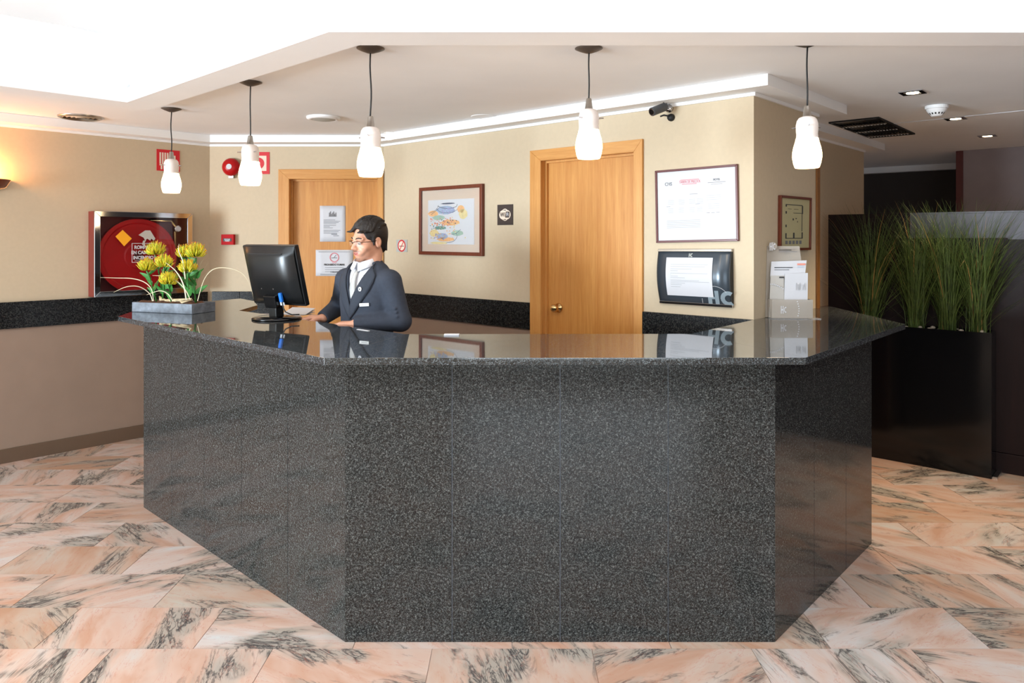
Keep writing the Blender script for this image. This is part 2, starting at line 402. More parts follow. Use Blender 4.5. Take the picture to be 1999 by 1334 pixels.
# small fillet block where the two walls meet, the return behind and the recessed side wall
wall('wall_side', SW, 0, LS, th=.14)
mb = MB(); a = E; mb.slab([(E.x, E.y), (E.x-nB.x*.39, E.y-nB.y*.39), (E.x-nB.x*.39-uB.x*.12, E.y-nB.y*.39-uB.y*.12), (E.x-uB.x*.12, E.y-uB.y*.12)], 0, ZC); struct('wall_return', mb, ['wall'])
wall('wall_recess', SW2, -.1, LS2)
mb = MB(); q = E2b; mb.slab([(q.x, q.y), (q.x-nB.x*2.2, q.y-nB.y*2.2), (q.x-nB.x*2.2-uB.x*.12, q.y-nB.y*2.2-uB.y*.12), (q.x-uB.x*.12, q.y-uB.y*.12)], 0, ZC); struct('wall_passage', mb, ['wall'])
# dark room far behind
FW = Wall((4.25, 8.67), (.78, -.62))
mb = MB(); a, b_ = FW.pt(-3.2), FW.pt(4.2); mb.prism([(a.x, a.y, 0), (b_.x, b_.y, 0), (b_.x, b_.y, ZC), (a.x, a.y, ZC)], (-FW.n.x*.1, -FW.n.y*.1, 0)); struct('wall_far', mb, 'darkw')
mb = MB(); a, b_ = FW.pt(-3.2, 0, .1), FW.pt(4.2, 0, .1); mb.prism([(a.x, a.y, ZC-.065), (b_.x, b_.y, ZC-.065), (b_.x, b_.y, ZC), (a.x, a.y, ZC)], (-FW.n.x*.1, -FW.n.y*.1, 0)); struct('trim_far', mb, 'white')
UW = Wall((4.33, 6.88), (.7474, -.6644))
mb = MB(); a, b_ = UW.pt(0), UW.pt(3.0); mb.prism([(a.x, a.y, 0), (b_.x, b_.y, 0), (b_.x, b_.y, ZC), (a.x, a.y, ZC)], (-UW.n.x*.12, -UW.n.y*.12, 0)); struct('wall_panel', mb, 'violet')
mb = MB(); a, b_ = UW.pt(-.06, 0, .01), UW.pt(0, 0, .01); mb.prism([(a.x, a.y, 0), (b_.x, b_.y, 0), (b_.x, b_.y, ZC-.002), (a.x, a.y, ZC-.002)], (-UW.n.x*.14, -UW.n.y*.14, 0)); struct('trim_panel', mb, 'maroon')
# right, front
mb = MB().box(7.0, 7.12, -3.1, 9, 0, 2.75); struct('wall_east', mb, 'dark')
mb = MB()
for x0, x1, z0, z1 in ((-9.2, -8.6, 0, 2.75), (-4.4, -.8, 0, 2.75), (2.0, 7.1, 0, 2.75), (-8.6, -4.4, 0, .35), (-8.6, -4.4, 2.55, 2.75), (-.8, 2.0, 0, .35), (-.8, 2.0, 2.55, 2.75)): mb.box(x0, x1, -3.12, -3.0, z0, z1)
struct('wall_front', mb, 'wall')
for i, (x0, x1) in enumerate(((-8.6, -4.4), (-.8, 2.0))):
    mb = MB(); n = 3
    for k in range(n+1): xx = x0+(x1-x0)*k/n; mb.box(xx-.03, xx+.03, -3.09, -3.03, .35, 2.55)
    mb.box(x0, x1, -3.09, -3.03, .35, .42); mb.box(x0, x1, -3.09, -3.03, 2.48, 2.55); struct('window_%d' % (i+1), mb, 'white')
# baseboards
def strip(name, w, t0, t1, z0, z1, th, m_, label=None):
    mb = MB(); a, b_ = w.pt(t0, 0, .001), w.pt(t1, 0, .001)
    mb.prism([(a.x, a.y, z0), (b_.x, b_.y, z0), (b_.x, b_.y, z1), (a.x, a.y, z1)], (w.n.x*th, w.n.y*th, 0)); return struct(name, mb, m_, bevel=.002)
strip('baseboard_left', LW, 4, 12.29, 0, .098, .014, 'skirt')
strip('baseboard_side', SW, .02, LS-.03, 0, .098, .014, 'skirt')
strip('baseboard_recess', SW2, .05, LS2, 0, .098, .014, 'skirt')
# dark granite band in slabs
def band(name, w, cuts):
    root = tag(bpy.data.objects.new(name, None), kind='structure'); COL.objects.link(root); root.location = w.pt(cuts[0], BANDB); root.rotation_euler = (0, 0, w.rot)
    for a, b_ in zip(cuts[:-1], cuts[1:]):
        mk('granite_slab', MB().box(a-cuts[0]+.0012, b_-cuts[0]-.0012, -.022, -.001, 0, BANDT-BANDB), 'band', root, bevel=.001)
c1 = BW.hit(544, 500)[0]
band('trim_band_left', LW, [6.9+.9*k for k in range(6)]+[12.275])
band('trim_band_back', BW, [.025, c1*.45, c1])
r0, r1 = RW.hit(1038, 500)[0], RW.hit(1258, 500)[0]
band('trim_band_right', RW, [.02, RW.hit(811, 600)[0], (RW.hit(811, 600)[0]+r0)/2+.25, r0]); band('trim_band_corner', RW, [r1, LR])
# cornice boxes
def mitre_path(pts, w):
    out = []
    for i, p in enumerate(pts):
        if i == 0: d = (pts[1]-p).normalized(); out.append(p+Vector((d.y, -d.x))*w); continue
        if i == len(pts)-1: d = (p-pts[-2]).normalized(); out.append(p+Vector((d.y, -d.x))*w); continue
        d0 = (p-pts[i-1]).normalized(); d1_ = (pts[i+1]-p).normalized(); n0 = Vector((d0.y, -d0.x)); n1 = Vector((d1_.y, -d1_.x))
        out.append(p+(n0+n1)/(1+n0.dot(n1))*w)
    return out
def cornice(name, pts, w, z0, z1, m_='white', ext=0):
    inn = list(pts); outp = mitre_path(pts, w)
    if ext:
        d = (pts[-1]-pts[-2]).normalized(); outp[-1] = outp[-1]+d*ext; inn[-1] = inn[-1]+d*ext
    mb = MB()
    for i in range(len(pts)-1): mb.slab([inn[i], outp[i], outp[i+1], inn[i+1]], z0, z1)
    return struct(name, mb, m_)
cw = .135
cornice('trim_cornice', [LW.p+LW.u*5.0, CL, K, D, E], cw, ZB, ZC-.001, ext=cw)
cornice('trim_bead', [LW.p+LW.u*5.0, CL, K, D, E], .014, ZW-.004, ZB-.001)
cornice('trim_recess_cornice', [E2a-uB*.02, E2b], cw, ZB, ZC-.001, ext=cw)
cornice('trim_recess_bead', [E2a-uB*.02, E2b], .014, ZW-.004, ZB-.001)
# ceiling: lower ring, dropped border and raised bright part
PA = at(290, 216, 2.34).xy; PB = at(700, 88.5, 2.34).xy; PC = Vector((7.2, PB.y+.02)); PL = PA-uB*10.2
path = [PL, PA, PB, PC]
mb = MB(); mb.slab([PL, PA+Vector((0, 0)), PB, PC, Vector((7.2, 10)), Vector((-12, 10)), Vector((-12, -3.1))], ZC, ZC+.1); struct('ceiling', mb, 'ceil')
def inner(w): return mitre_path(path, w)
ring = MB(); inn = inner(.19)
for i in range(3): ring.slab([path[i], inn[i], inn[i+1], path[i+1]], 2.34, 2.425)
struct('trim_ceiling_border', ring, 'white')
fa = MB(); i1, i2 = inner(.165), inner(.19)
for i in range(3): fa.slab([path[i], i1[i], i1[i+1], path[i+1]], 2.4255, 2.72)
struct('trim_ceiling_fascia', fa, 'white')
mb = MB().box(-12, 7.2, -3.1, 6, 2.72, 2.80); struct('ceiling_raised', mb, 'white')
# hairline joint in the ceiling on the right
a, b_ = at(1745, 241, ZC), at(2090, 206, ZC); d = (b_-a).normalized(); s_ = Vector((d.y, -d.x, 0))*.004
mb = MB().slab([(a-s_).xy, (a+s_).xy, (b_+s_).xy, (b_-s_).xy], ZC-.004, ZC-.0005); struct('trim_ceiling_joint', mb, 'paper')
# ---------------------------------------------------------------- doors
def door(name, w, px_casing, px_inner, ytop, ytop_in, px_leaf, rev, knob=None):
    t0, t1 = w.hit(px_casing[0], 400)[0], w.hit(px_casing[1], 400)[0]
    a, b_ = w.hit(px_inner[0], 400)[0], w.hit(px_inner[1], 400)[0]
    zt = w.hit((px_casing[0]+px_casing[1])/2, ytop)[1]; zi = w.hit((px_inner[0]+px_inner[1])/2, ytop_in)[1]
    root = bpy.data.objects.new(name, None); COL.objects.link(root); root['kind'] = 'structure'
    root.location = w.pt((t0+t1)/2); root.rotation_euler = (0, 0, w.rot); c = (t0+t1)/2
    x0, x1, i0, i1_ = t0-c, t1-c, a-c, b_-c
    cs = -.018
    mk('casing', MB().prism([(x0, cs, 0), (i0, cs, 0), (i0, cs, zi), (x0, cs, zt)], (0, .02, 0)), 'oakc', root, bevel=.002)
    mk('casing', MB().prism([(x1, cs, 0), (i1_, cs, 0), (i1_, cs, zi), (x1, cs, zt)], (0, .02, 0)), 'oakc', root, bevel=.002)
    mk('casing', MB().prism([(x0, cs, zt), (x1, cs, zt), (i1_, cs, zi), (i0, cs, zi)], (0, .02, 0)), 'oakx', root, bevel=.002)
    mk('jamb', MB().box(i0-.02, i0, .002, rev+.05, 0, zi), 'oakc', root); mk('jamb', MB().box(i1_, i1_+.02, .002, rev+.05, 0, zi), 'oakc', root)
    mk('jamb', MB().box(i0, i1_, .002, rev+.05, zi, zi+.02), 'oakx', root)
    mk('stop', MB().box(i0, i0+.014, rev-.02, rev, 0, zi).box(i1_-.014, i1_, rev-.02, rev, 0, zi).box(i0+.014, i1_-.014, rev-.02, rev, zi-.014, zi), 'oakc', root)
    leaf = mk('leaf', MB().box(i0+.003, i1_-.003, rev, rev+.04, .008, zi-.003), 'oak', root)
    if knob:
        kt, kz = w.hit(knob[0], knob[1], -rev+.04); kx = kt-c
        mk('knob', MB().lathe([(.001, -.068), (.018, -.068), (.026, -.058), (.028, -.045), (.02, -.032), (.011, -.028), (.011, -.012), (.03, -.008), (.032, 0)], 24, (kx, rev, kz), 'Y', True, True), 'brass', leaf, smooth=True)
    return root, leaf, c
dr1, leaf1, c_d1 = door('door_1', BW, (545, 749), (566, 738), 331, 350, None, .06)
dr2, leaf2, c_d2 = door('door_2', RW, (1038, 1257), (1059, 1240), 283.5, 306, None, .05, (1084, 602))
# oak casing seen edge-on at the end of the side wall
t0 = LS-.045; zt = 2.04
root = bpy.data.objects.new('door_3', None); COL.objects.link(root); root['kind'] = 'structure'; root.location = SW.pt(LS); root.rotation_euler = (0, 0, SW.rot)
mk('casing', MB().box(-.002, .018, -.012, .09, 0, zt), 'oakd', root, bevel=.002); mk('casing', MB().box(-.03, -.002, -.012, -.001, 0, zt), 'oakd', root, bevel=.002)  # same oak in a darker colour, its shade mixed into the material

# ================================================================= RECEPTION COUNTER
F0 = at(675, 1257, 0).xy; F1 = at(1513, 1249, 0).xy; L1 = at(281, 991, 0).xy; R1 = at(1702, 1062, 0).xy
F0.y = F1.y = 2.742; F0.x = -.638; F1.x = 1.006
cen = Vector((0, 3.4))
root = thing('reception_counter', 'long angled reception counter clad in speckled grey granite panels', 'counter', (0, 2.742, 0))
ox = Vector((0, 2.742))
o1 = Vector((-2.25, 5.2)) ; backL = Vector((L1.x-.05, 5.18))
core = MB(); th = .02
def off_line(a, b_, d): u = (b_-a).normalized(); n = Vector((-u.y, u.x)); return a+n*d, b_+n*d
# carcass, inset behind the panels
pathc = [backL, L1, F0, F1, R1, Vector((R1.x+.06, 4.30))]
inn_ = [p for p in mitre_path(pathc, -.0028)]; inn2 = mitre_path(pathc, -.075)
for i in range(len(pathc)-1): core.slab([inn_[i]-ox, inn_[i+1]-ox, inn2[i+1]-ox, inn2[i]-ox], .002, BOT-.001)
mk('carcass', core, 'joint', root)
outp = pathc; inp = mitre_path(pathc, -.0027)
def panels(a, b_, ia, ib, fr, zt=BOT-.001):
    for f0_, f1_ in zip(fr[:-1], fr[1:]):
        g = .0017/(b_-a).length; g0 = 0 if f0_ == 0 else g; g1 = 0 if f1_ == 1 else g
        q = [a.lerp(b_, f0_+g0), a.lerp(b_, f1_-g1), ia.lerp(ib, f1_-g1), ia.lerp(ib, f0_+g0)]
        c = sum(q, Vector((0, 0)))/4
        mk('granite_panel', MB().slab([p-c for p in q], .001, zt), 'granite', root, loc=(c.x-ox.x, c.y-ox.y, 0))
def frac(a, b_, xs):        # where the joints seen at these pixel columns fall on the line a-b
    out = [0]
    for x in xs: k = (x-1000)/FPX; u = b_-a; out.append((k*a.y-a.x)/(u.x-k*u.y))
    return out+[1]
panels(pathc[0], pathc[1], inp[0], inp[1], [0, .33, .66, 1])
panels(L1, F0, inp[1], inp[2], frac(L1, F0, [336, 399, 472, 562]))
panels(F0, F1, inp[2], inp[3], frac(F0, F1, [883, 1094, 1305]))
panels(F1, R1, inp[3], inp[4], frac(F1, R1, [1590, 1652]))
panels(R1, pathc[5], inp[4], inp[5], [0, 1])
# worktop in three mitred slabs
cl = Vector((F0.x-.38*.125, F0.y-.125)); cr = Vector((1.075, F0.y-.118))
q = lambda x, y: at(x, y, TOP).xy
jl, jr = q(790, 652.5), q(1350, 652)
left = [cl, jl, q(580, 622), q(467, 606.6), q(503, 596), q(496, 588), q(470, 583), q(424, 587), q(262, 607), q(231, 618)]
front = [cl, cr, jr, jl]
right = [cr, at(1768, 633, TOP).xy, Vector((2.06, 4.66)), Vector((E.x+.01, E.y+.02))+nB*.006, D+nB*.006+Vector((-.005, 0)), jr]
def worktop(poly):
    c = sum(poly, Vector((0, 0)))/len(poly)
    p2 = poly
    mk('worktop_slab', MB().slab([p-c for p in p2], BOT, TOP), 'slab', root, loc=(c.x-ox.x, c.y-ox.y, 0), bevel=.0006)
worktop(left); worktop(front); worktop(right)
# inner lower desk behind the counter
mb = MB(); dz = 1.04
dk = [q(790, 652.5)+Vector((.03, .02)), q(580, 622)+Vector((.02, .03)), q(580, 622)+Vector((.33, .38)), q(790, 652.5)+Vector((.40, .44))]
# keyboard shelf along the inner side
e0, e1 = q(467, 606.6), q(640, 630.5); un = (e1-e0).normalized(); nn = Vector((-un.y, un.x)); e0s = e0+un*.22+nn*.012; e1s = e1+un*.12+nn*.012
r_ = thing('keyboard_shelf', 'low beige shelf fixed behind the counter beneath the monitor', 'shelf', (e0s.x, e0s.y, 1.04))
pl = [e0s, e1s, e1s+nn*.20, e0s+nn*.20]
mk('board', MB().slab([p-e0s for p in pl], -.02, 0), 'desk', r_, bevel=.002)
for f_ in (.15, .8):
    p = e0s.lerp(e1s, f_)-e0s
    mk('bracket', MB().prism([(p.x, p.y, -.02), (p.x+nn.x*.17, p.y+nn.y*.17, -.02), (p.x, p.y, -.2)], (un.x*.012, un.y*.012, 0)), 'steel', r_)
    mk('leg', MB().box(p.x+nn.x*.1-.012, p.x+nn.x*.1+.012, p.y+nn.y*.1-.012, p.y+nn.y*.1+.012, -1.038, -.02), 'steel', r_)

# ================================================================= PENDANT LAMPS
def pendant(label, px, ycan, Y, ybot, k):
    c = dep(px, 100, Y); x = c.x; zb = CH+(HY-ybot)/FPX*Y
    r = thing('pendant_lamp', label, 'lamp', (x, Y, zb), (0, 0, k*1.3), 'pendant lamps hanging over the counter')
    Hc = ZC-.001-zb
    mk('canopy', MB().lathe([(.001, Hc-.022), (.016, Hc-.021), (.045, Hc-.010), (.062, Hc-.002), (.062, Hc)], 28, capa=True, capb=True), 'canopy', r, smooth=True)
    top = .265
    pts = [(.0025*math.sin(t*7+k), .002*math.cos(t*5+k)*math.sin(t*3.14), top+(Hc-.02-top)*t) for t in [i/10 for i in range(11)]]
    mk('cord', MB().tube(pts, .0035, 6), 'blackm', r, smooth=True)
    mk('cap', MB().lathe([(.010, top+.004), (.012, top), (.018, top-.045), (.024, top-.048)], 20, capa=True, capb=True), 'steel', r, smooth=True)
    prof = [(.020, .222), (.034, .216), (.042, .204), (.046, .185), (.0455, .16), (.044, .145), (.0455, .128)]
    prof2 = [(.0455, .128), (.049, .112), (.0555, .09), (.060, .066), (.0605, .046), (.056, .02), (.0505, .003), (.048, .0), (.001, .0)]
    u_ = mk('shade', MB().lathe(prof, 28, capa=True), 'opal', r, smooth=True)
    mk('lit_bowl', MB().lathe(prof2, 28, capb=True), 'bulb', r, smooth=True)
    for a in (0, 2.1, 4.2):
        ca, sa = math.cos(a), math.sin(a)
        mk('pin', MB().tube([(ca*.045, sa*.045, .178), (ca*.066, sa*.066, .178)], [.0035, .0028], 8), 'chrome', u_)
    l = bpy.data.lights.new('pendant_glow', 'POINT'); l.energy = 2.0; l.color = (1, .74, .48); l.shadow_soft_size = .05
    lo = bpy.data.objects.new('pendant_glow', l); COL.objects.link(lo); lo.parent = r; lo.location = (0, 0, -.07)
pendant('frosted glass pendant lamp furthest left, in front of the red hose sign', 335, 212, 4.676, 377, 0)
pendant('frosted glass pendant lamp beside the red alarm bell, second from left', 489, 160, 3.886, 362, 1)
pendant('frosted glass pendant lamp above the man, middle of the five', 724, 89, 3.2, 345, 2)
pendant('frosted glass pendant lamp hanging before the large oak door', 1150, 88, 3.2, 310, 3)
pendant('frosted glass pendant lamp furthest right, beside the wall corner', 1576, 88, 3.1, 328, .2)

# ================================================================= LEFT WALL
tl, zt = LW.hit(173, 412); tr_, _ = LW.hit(376, 414, .13); zb = LW.hit(183, 581, .13)[1]; zt = LW.hit(183, 412, .13)[1]
cx = (tl+tr_)/2; cz = (zt+zb)/2; hw = (tr_-tl)/2; hh = (zt-zb)/2
r = on_wall(LW, 'fire_hose_cabinet', 'red fire hose cabinet with chrome frame and glass on the left wall', 'cabinet', cx, cz)
mb = MB().box(-hw, hw, -.12, -.112+.1, hh-.012, hh).box(-hw, hw, -.12, -.012, -hh, -hh+.012).box(-hw, -hw+.012, -.12, -.012, -hh+.012, hh-.012).box(hw-.012, hw, -.12, -.012, -hh+.012, hh-.012)
mb.box(-hw, hw, -.012, -.001, -hh, hh); mk('box', mb, ['redside'], r)
mk('interior', MB().box(-hw+.013, hw-.013, -.016, -.0125, -hh+.013, hh-.013), 'redd', r)
fwid = .04
for k, (x0, x1, z0, z1, poly) in enumerate(((0, 0, 0, 0, [(-hw, hh), (hw, hh), (hw-fwid, hh-fwid), (-hw+fwid, hh-fwid)]), (0, 0, 0, 0, [(hw, hh), (hw, -hh), (hw-fwid, -hh+fwid), (hw-fwid, hh-fwid)]), (0, 0, 0, 0, [(hw, -hh), (-hw, -hh), (-hw+fwid, -hh+fwid), (hw-fwid, -hh+fwid)]), (0, 0, 0, 0, [(-hw, -hh), (-hw, hh), (-hw+fwid, hh-fwid), (-hw+fwid, -hh+fwid)]))):
    mk('frame_rail', MB().prism([(x, -.121, z) for x, z in poly], (0, -.014, 0)), 'chrome', r, bevel=.002)
mk('glass', MB().box(-hw+fwid, hw-fwid, -.127, -.124, -hh+fwid, hh-fwid), 'glassy', r)
rt, rz = LW.hit(268, 500, .07); rx = rt-cx; rz -= cz; R = hh*.90
rl = mk('hose_reel', MB().lathe([(.001, -.100), (R*.32, -.100), (R*.36, -.094), (R*.86, -.094), (R*.9, -.100), (R, -.100), (R, -.092), (R*.97, -.088), (R*.97, -.03), (R*.3, -.03)], 56, (rx, 0, rz), 'Y', True, True), 'redm', r, smooth=False)
mk('hub', MB().lathe([(.001, -.108), (.03, -.106), (.035, -.1)], 20, (rx, 0, rz), 'Y', True), 'redd', rl)
mk('pipe', MB().tube([(hw-.11, -.06, -hh+.02), (hw-.11, -.06, hh-.10), (hw-.14, -.06, hh-.06), (rx+.1, -.06, hh-.06)], .012, 10), 'brass', r, smooth=True)
gt, gz = LW.hit(349, 447, .12)
g_ = mk('pressure_gauge', MB().lathe([(.001, -.118), (.020, -.118), (.026, -.114), (.026, -.06)], 24, (gt-cx, 0, gz-cz), 'Y', True, True), 'chrome', r, smooth=False)
mk('dial', MB().lathe([(.001, -.1195), (.020, -.1195), (.020, -.1182)], 24, (gt-cx, 0, gz-cz), 'Y', True, True), 'paper', g_)
# sticker, notice and broken glass drawing
st = [LW.hit(x, y, .13) for x, y in ((240, 449), (258, 466), (243, 481), (226, 462))]
mk('yellow_label', MB().prism([(a-cx, -.128, b_-cz) for a, b_ in st], (0, -.0008, 0)), 'yellow', r)['label'] = 'tilted orange yellow sticker'
nt0, nz0 = LW.hit(258, 475, .13); nt1, nz1 = LW.hit(303, 512, .13); nx0, nx1, z0, z1 = nt0-cx, nt1-cx, nz1-cz, nz0-cz
w_ = .0035; mb = MB().box(nx0, nx1, -.1285, -.1275, z1-w_, z1).box(nx0, nx1, -.1285, -.1275, z0, z0+w_).box(nx0, nx0+w_, -.1285, -.1275, z0+w_, z1-w_).box(nx1-w_, nx1, -.1285, -.1275, z0+w_, z1-w_)
mk('notice_outline', mb, 'paper', r)
nh = z1-z0
for i, s_ in enumerate(('ROMPASE', 'EN CASO DE', 'INCENDIO')):
    text(s_, nh*.24, r, ((nx0+nx1)/2, -.1282, z1-nh*(.22+.27*i)), 'paper', .0012, .86)
lnb = MB(); lines(lnb, nx0+.02, nx1-.03, -.1282, z0+nh*.10, 1, .01, .003); mk('small_print', lnb, 'inkl', r)
pts = [LW.hit(x, y, .13) for x, y in ((271, 459), (284, 450), (294, 450), (304, 466), (301, 470), (296, 466), (294, 470), (288, 466), (284, 470), (281, 464), (277, 462))]
mk('broken_glass_mark', MB().prism([(a-cx, -.128, b_-cz) for a, b_ in pts], (0, -.0006, 0)), 'brochg', r)
pts = [LW.hit(x, y, .13) for x, y in ((280, 470), (286, 469), (283, 474), (285, 480), (278, 478))]
mk('broken_glass_mark', MB().prism([(a-cx, -.128, b_-cz) for a, b_ in pts], (0, -.0006, 0)), 'brochg', r)
# hose sign
t0, z0 = LW.hit(306, 291); t1, z1 = LW.hit(351, 336)
cx, cz = (t0+t1)/2, (z0+z1)/2; hw, hh = (t1-t0)/2, abs(z0-z1)/2
r = on_wall(LW, 'fire_sign', 'square red and white fire hose sign high on left wall', 'sign', cx, cz)
mk('plate', MB().box(-hw, hw, -.004, -.001, -hh, hh), 'red2', r)
mb = MB()
for k in range(5): mb.box(-hw*.76+k*hw*.21, -hw*.63+k*hw*.21, -.0055, -.0042, -hh*.35, hh*.72)
mb.box(-hw*.76, hw*.3, -.0055, -.0042, -hh*.5, -hh*.38).box(-hw*.66, -hw*.52, -.0055, -.0042, -hh*.86, -hh*.52).box(hw*.45, hw*.62, -.0055, -.0042, -hh*.86, hh*.5)
mk('pictogram', mb, 'cream', r)
# wall light at the left edge
p = LW.hit(-22, 357, .12); r = on_wall(LW, 'wall_lamp', 'bronze wall uplighter glowing warm at the left edge', 'lamp', p[0], p[1])
mb = MB(); rows = []
for k in range(9):
    a = math.pi*k/8; rows.append([(-.15*math.cos(a), -.001-.15*math.sin(a), .03), (-.12*math.cos(a), -.001-.115*math.sin(a), -.02), (-.05*math.cos(a), -.001-.05*math.sin(a), -.045)])
mb.grid(rows); mk('bowl', mb, 'mah', r, smooth=True); r.children if False else None
mk('bracket', MB().box(-.03, .03, -.03, -.001, -.05, .0), 'blackm', r)
mk('lamp_tube', MB().tube([(-.05, -.07, .0), (.05, -.07, .0)], .012, 10), 'lens', r)
l = bpy.data.lights.new('wall_lamp_glow', 'POINT'); l.energy = 8; l.color = (1, .42, .12); l.shadow_soft_size = .05
lo = bpy.data.objects.new('wall_lamp_glow', l); COL.objects.link(lo); lo.parent = r; lo.location = (0, -.08, .07)

# ================================================================= BACK WALL
t0, z0 = BW.hit(454, 327)
r = on_wall(BW, 'alarm_bell', 'round red fire alarm bell with white centre label', 'bell', t0, z0)
R = 17*5.983/FPX*1.03
mk('base', MB().lathe([(.03, -.03), (R*.72, -.028), (R*.72, -.001)], 24, (0, 0, 0), 'Y', True, True).box(-.02, .02, -.03, -.001, -R*1.22, -R*.5), 'steel', r)
mk('gong', MB().lathe([(.001, -.072), (R*.4, -.070), (R*.78, -.058), (R*.97, -.036), (R, -.026), (R*.96, -.026)], 36, (0, 0, 0), 'Y', True), 'redm', r, smooth=True)
mk('centre_label', MB().lathe([(.001, -.0745), (R*.3, -.0735), (R*.3, -.070)], 20, (0, 0, 0), 'Y', True), 'paper', r)
def sign_square(w, px0, px1, py0, py1, name, label, cat='sign', m_='red2', th=.004):
    ym = (py0+py1)/2; xm = (px0+px1)/2
    t0, t1 = w.hit(px0, ym)[0], w.hit(px1, ym)[0]; z1, z0 = w.hit(xm, py0)[1], w.hit(xm, py1)[1]
    r = on_wall(w, name, label, cat, (t0+t1)/2, (z0+z1)/2); hw, hh = (t1-t0)/2, (z1-z0)/2
    pl = mk('plate', MB().box(-hw, hw, -th, -.001, -hh, hh), m_, r, bevel=.0008); return r, hw, hh, -th
r, hw, hh, y = sign_square(BW, 484, 527, 297, 340, 'fire_sign', 'square red fire alarm sign partly behind the second pendant')
mk('panel_print', MB().box(-hw*.72, hw*.72, y-.0008, y-.0001, -hh*.72, hh*.66), 'cream', r)
mk('pictogram', MB().lathe([(.001, y-.0022), (hw*.52, y-.0022), (hw*.52, y-.001)], 28, (0, 0, -hh*.03), 'Y', True), 'red2', r)
mk('pictogram_centre', MB().lathe([(.001, y-.003), (hw*.16, y-.003), (hw*.16, y-.0023)], 20, (0, 0, -hh*.03), 'Y', True), 'cream', r)
r, hw, hh, y = sign_square(BW, 436, 460, 458, 478, 'fire_call_point', 'small red break-glass call point beside the hose cabinet', 'alarm button', 'redc', .04)
mk('window_plate', MB().box(-hw*.7, hw*.7, y-.0015, y-.0001, -hh*.35, hh*.25), 'brown', r)
text('PULSAR', hh*.42, r, (0, y-.002, .0), 'paper', .0006, .75); text('FUEGO', hh*.36, r, (0, y-.002, -hh*.26), 'paper', .0006, .75)
# papers on door 1
def door_paper(leafo, w, c, rev, px0, px1, py0, py1, label):
    xm, ym = (px0+px1)/2, (py0+py1)/2
    t0, t1 = w.hit(px0, ym, -rev)[0], w.hit(px1, ym, -rev)[0]; z1, z0 = w.hit(xm, py0, -rev)[1], w.hit(xm, py1, -rev)[1]
    q = w.pt((t0+t1)/2, (z0+z1)/2, -rev+.0012)
    r = thing('notice_sheet', label, 'paper', q, (0, 0, w.rot), 'sheets taped to the oak door'); hw, hh = (t1-t0)/2, (z1-z0)/2
    rows = [[(-hw+2*hw*i/6, -.0008-.002*math.sin(i*1.9+k*.8)**2*(1 if k in (0, 6) else .3), -hh+2*hh*k/6) for i in range(7)] for k in range(7)]
    m_ = MB().grid(rows); o = mk('sheet', m_, 'paper', r, smooth=True)
    sd = o.modifiers.new('thick', 'SOLIDIFY'); sd.thickness = .0006
    return r, hw, hh
r, hw, hh = door_paper(leaf1, BW, c_d1, .06, 625, 675, 402, 472, 'upright white printed sheet taped above the other on the left door')
mb = MB(); lines(mb, -hw*.7, hw*.6, -.0035, hh*.22, 4, hh*.07, hh*.022, [.7, 1, .9, .75]); lines(mb, -hw*.7, hw*.5, -.0035, -hh*.08, 3, hh*.07, hh*.022, [.8, .4, .6]); lines(mb, -hw*.7, hw*.6, -.0035, -hh*.35, 3, hh*.08, hh*.022, [1, .9, .8])
mk('printed_lines', mb, 'ink', r)
mb = MB(); lines(mb, -hw*.1, hw*.35, -.0035, -hh*.57, 1, .1, hh*.03); lines(mb, hw*.05, hw*.5, -.0035, -hh*.66, 1, .1, hh*.02); mk('bold_lines', mb, 'inkd', r)
mb = MB()
for k in range(7):
    x = -hw*.28+k*hw*.085; mb.box(x, x+hw*.05, -.004, -.0034, hh*.42, hh*(.62+.08*math.sin(k*2.1)))
mb.box(-hw*.3, hw*.3, -.004, -.0034, hh*.40, hh*.43); mk('crest', mb, 'ink', r)
r, hw, hh = door_paper(leaf1, BW, c_d1, .06, 617, 690, 488, 539, 'wide laminated no smoking sheet taped lower on the left door')
mb = MB(); 
def ringm(mb, R, w_, y, cx=0, cz=0, n=28):
    mb.grid([[(cx+R*math.cos(2*math.pi*j/n), y, cz+R*math.sin(2*math.pi*j/n)) for j in range(n)], [(cx+(R-w_)*math.cos(2*math.pi*j/n), y-.0002, cz+(R-w_)*math.sin(2*math.pi*j/n)) for j in range(n)]], True)
ringm(mb, hh*.36, hh*.06, -.0038, 0, hh*.42); mb.box(-hw*.13, hw*.13, -.004, -.0036, -hh*.02, hh*.01); mk('red_ring', mb, 'redink', r)
mb = MB(); mb.box(-hw*.16, hw*.14, -.004, -.0036, hh*.36, hh*.41); mb.tube([(-hw*.02, -.004, hh*.42), (hw*.04, -.004, hh*.54), (hw*.1, -.004, hh*.6)], .0012, 5); mk('cigarette_mark', mb, 'ink', r)
text('PROHIBIDO FUMAR', hh*.2, r, (0, -.0042, -hh*.14), 'inkd', .0003, .9)
mb = MB(); lines(mb, -hw*.85, hw*.85, -.0038, hh*.86, 1, .1, .003); lines(mb, -hw*.5, hw*.5, -.0038, -hh*.34, 3, hh*.16, .003, [1, .9, .8]); lines(mb, -hw*.75, hw*.8, -.0038, -hh*.86, 1, .1, .003); mk('printed_lines', mb, 'ink', r)
text('Y GRACIAS', hh*.14, r, (0, -.0042, -hh*.70), 'inkd', .0002, .9)

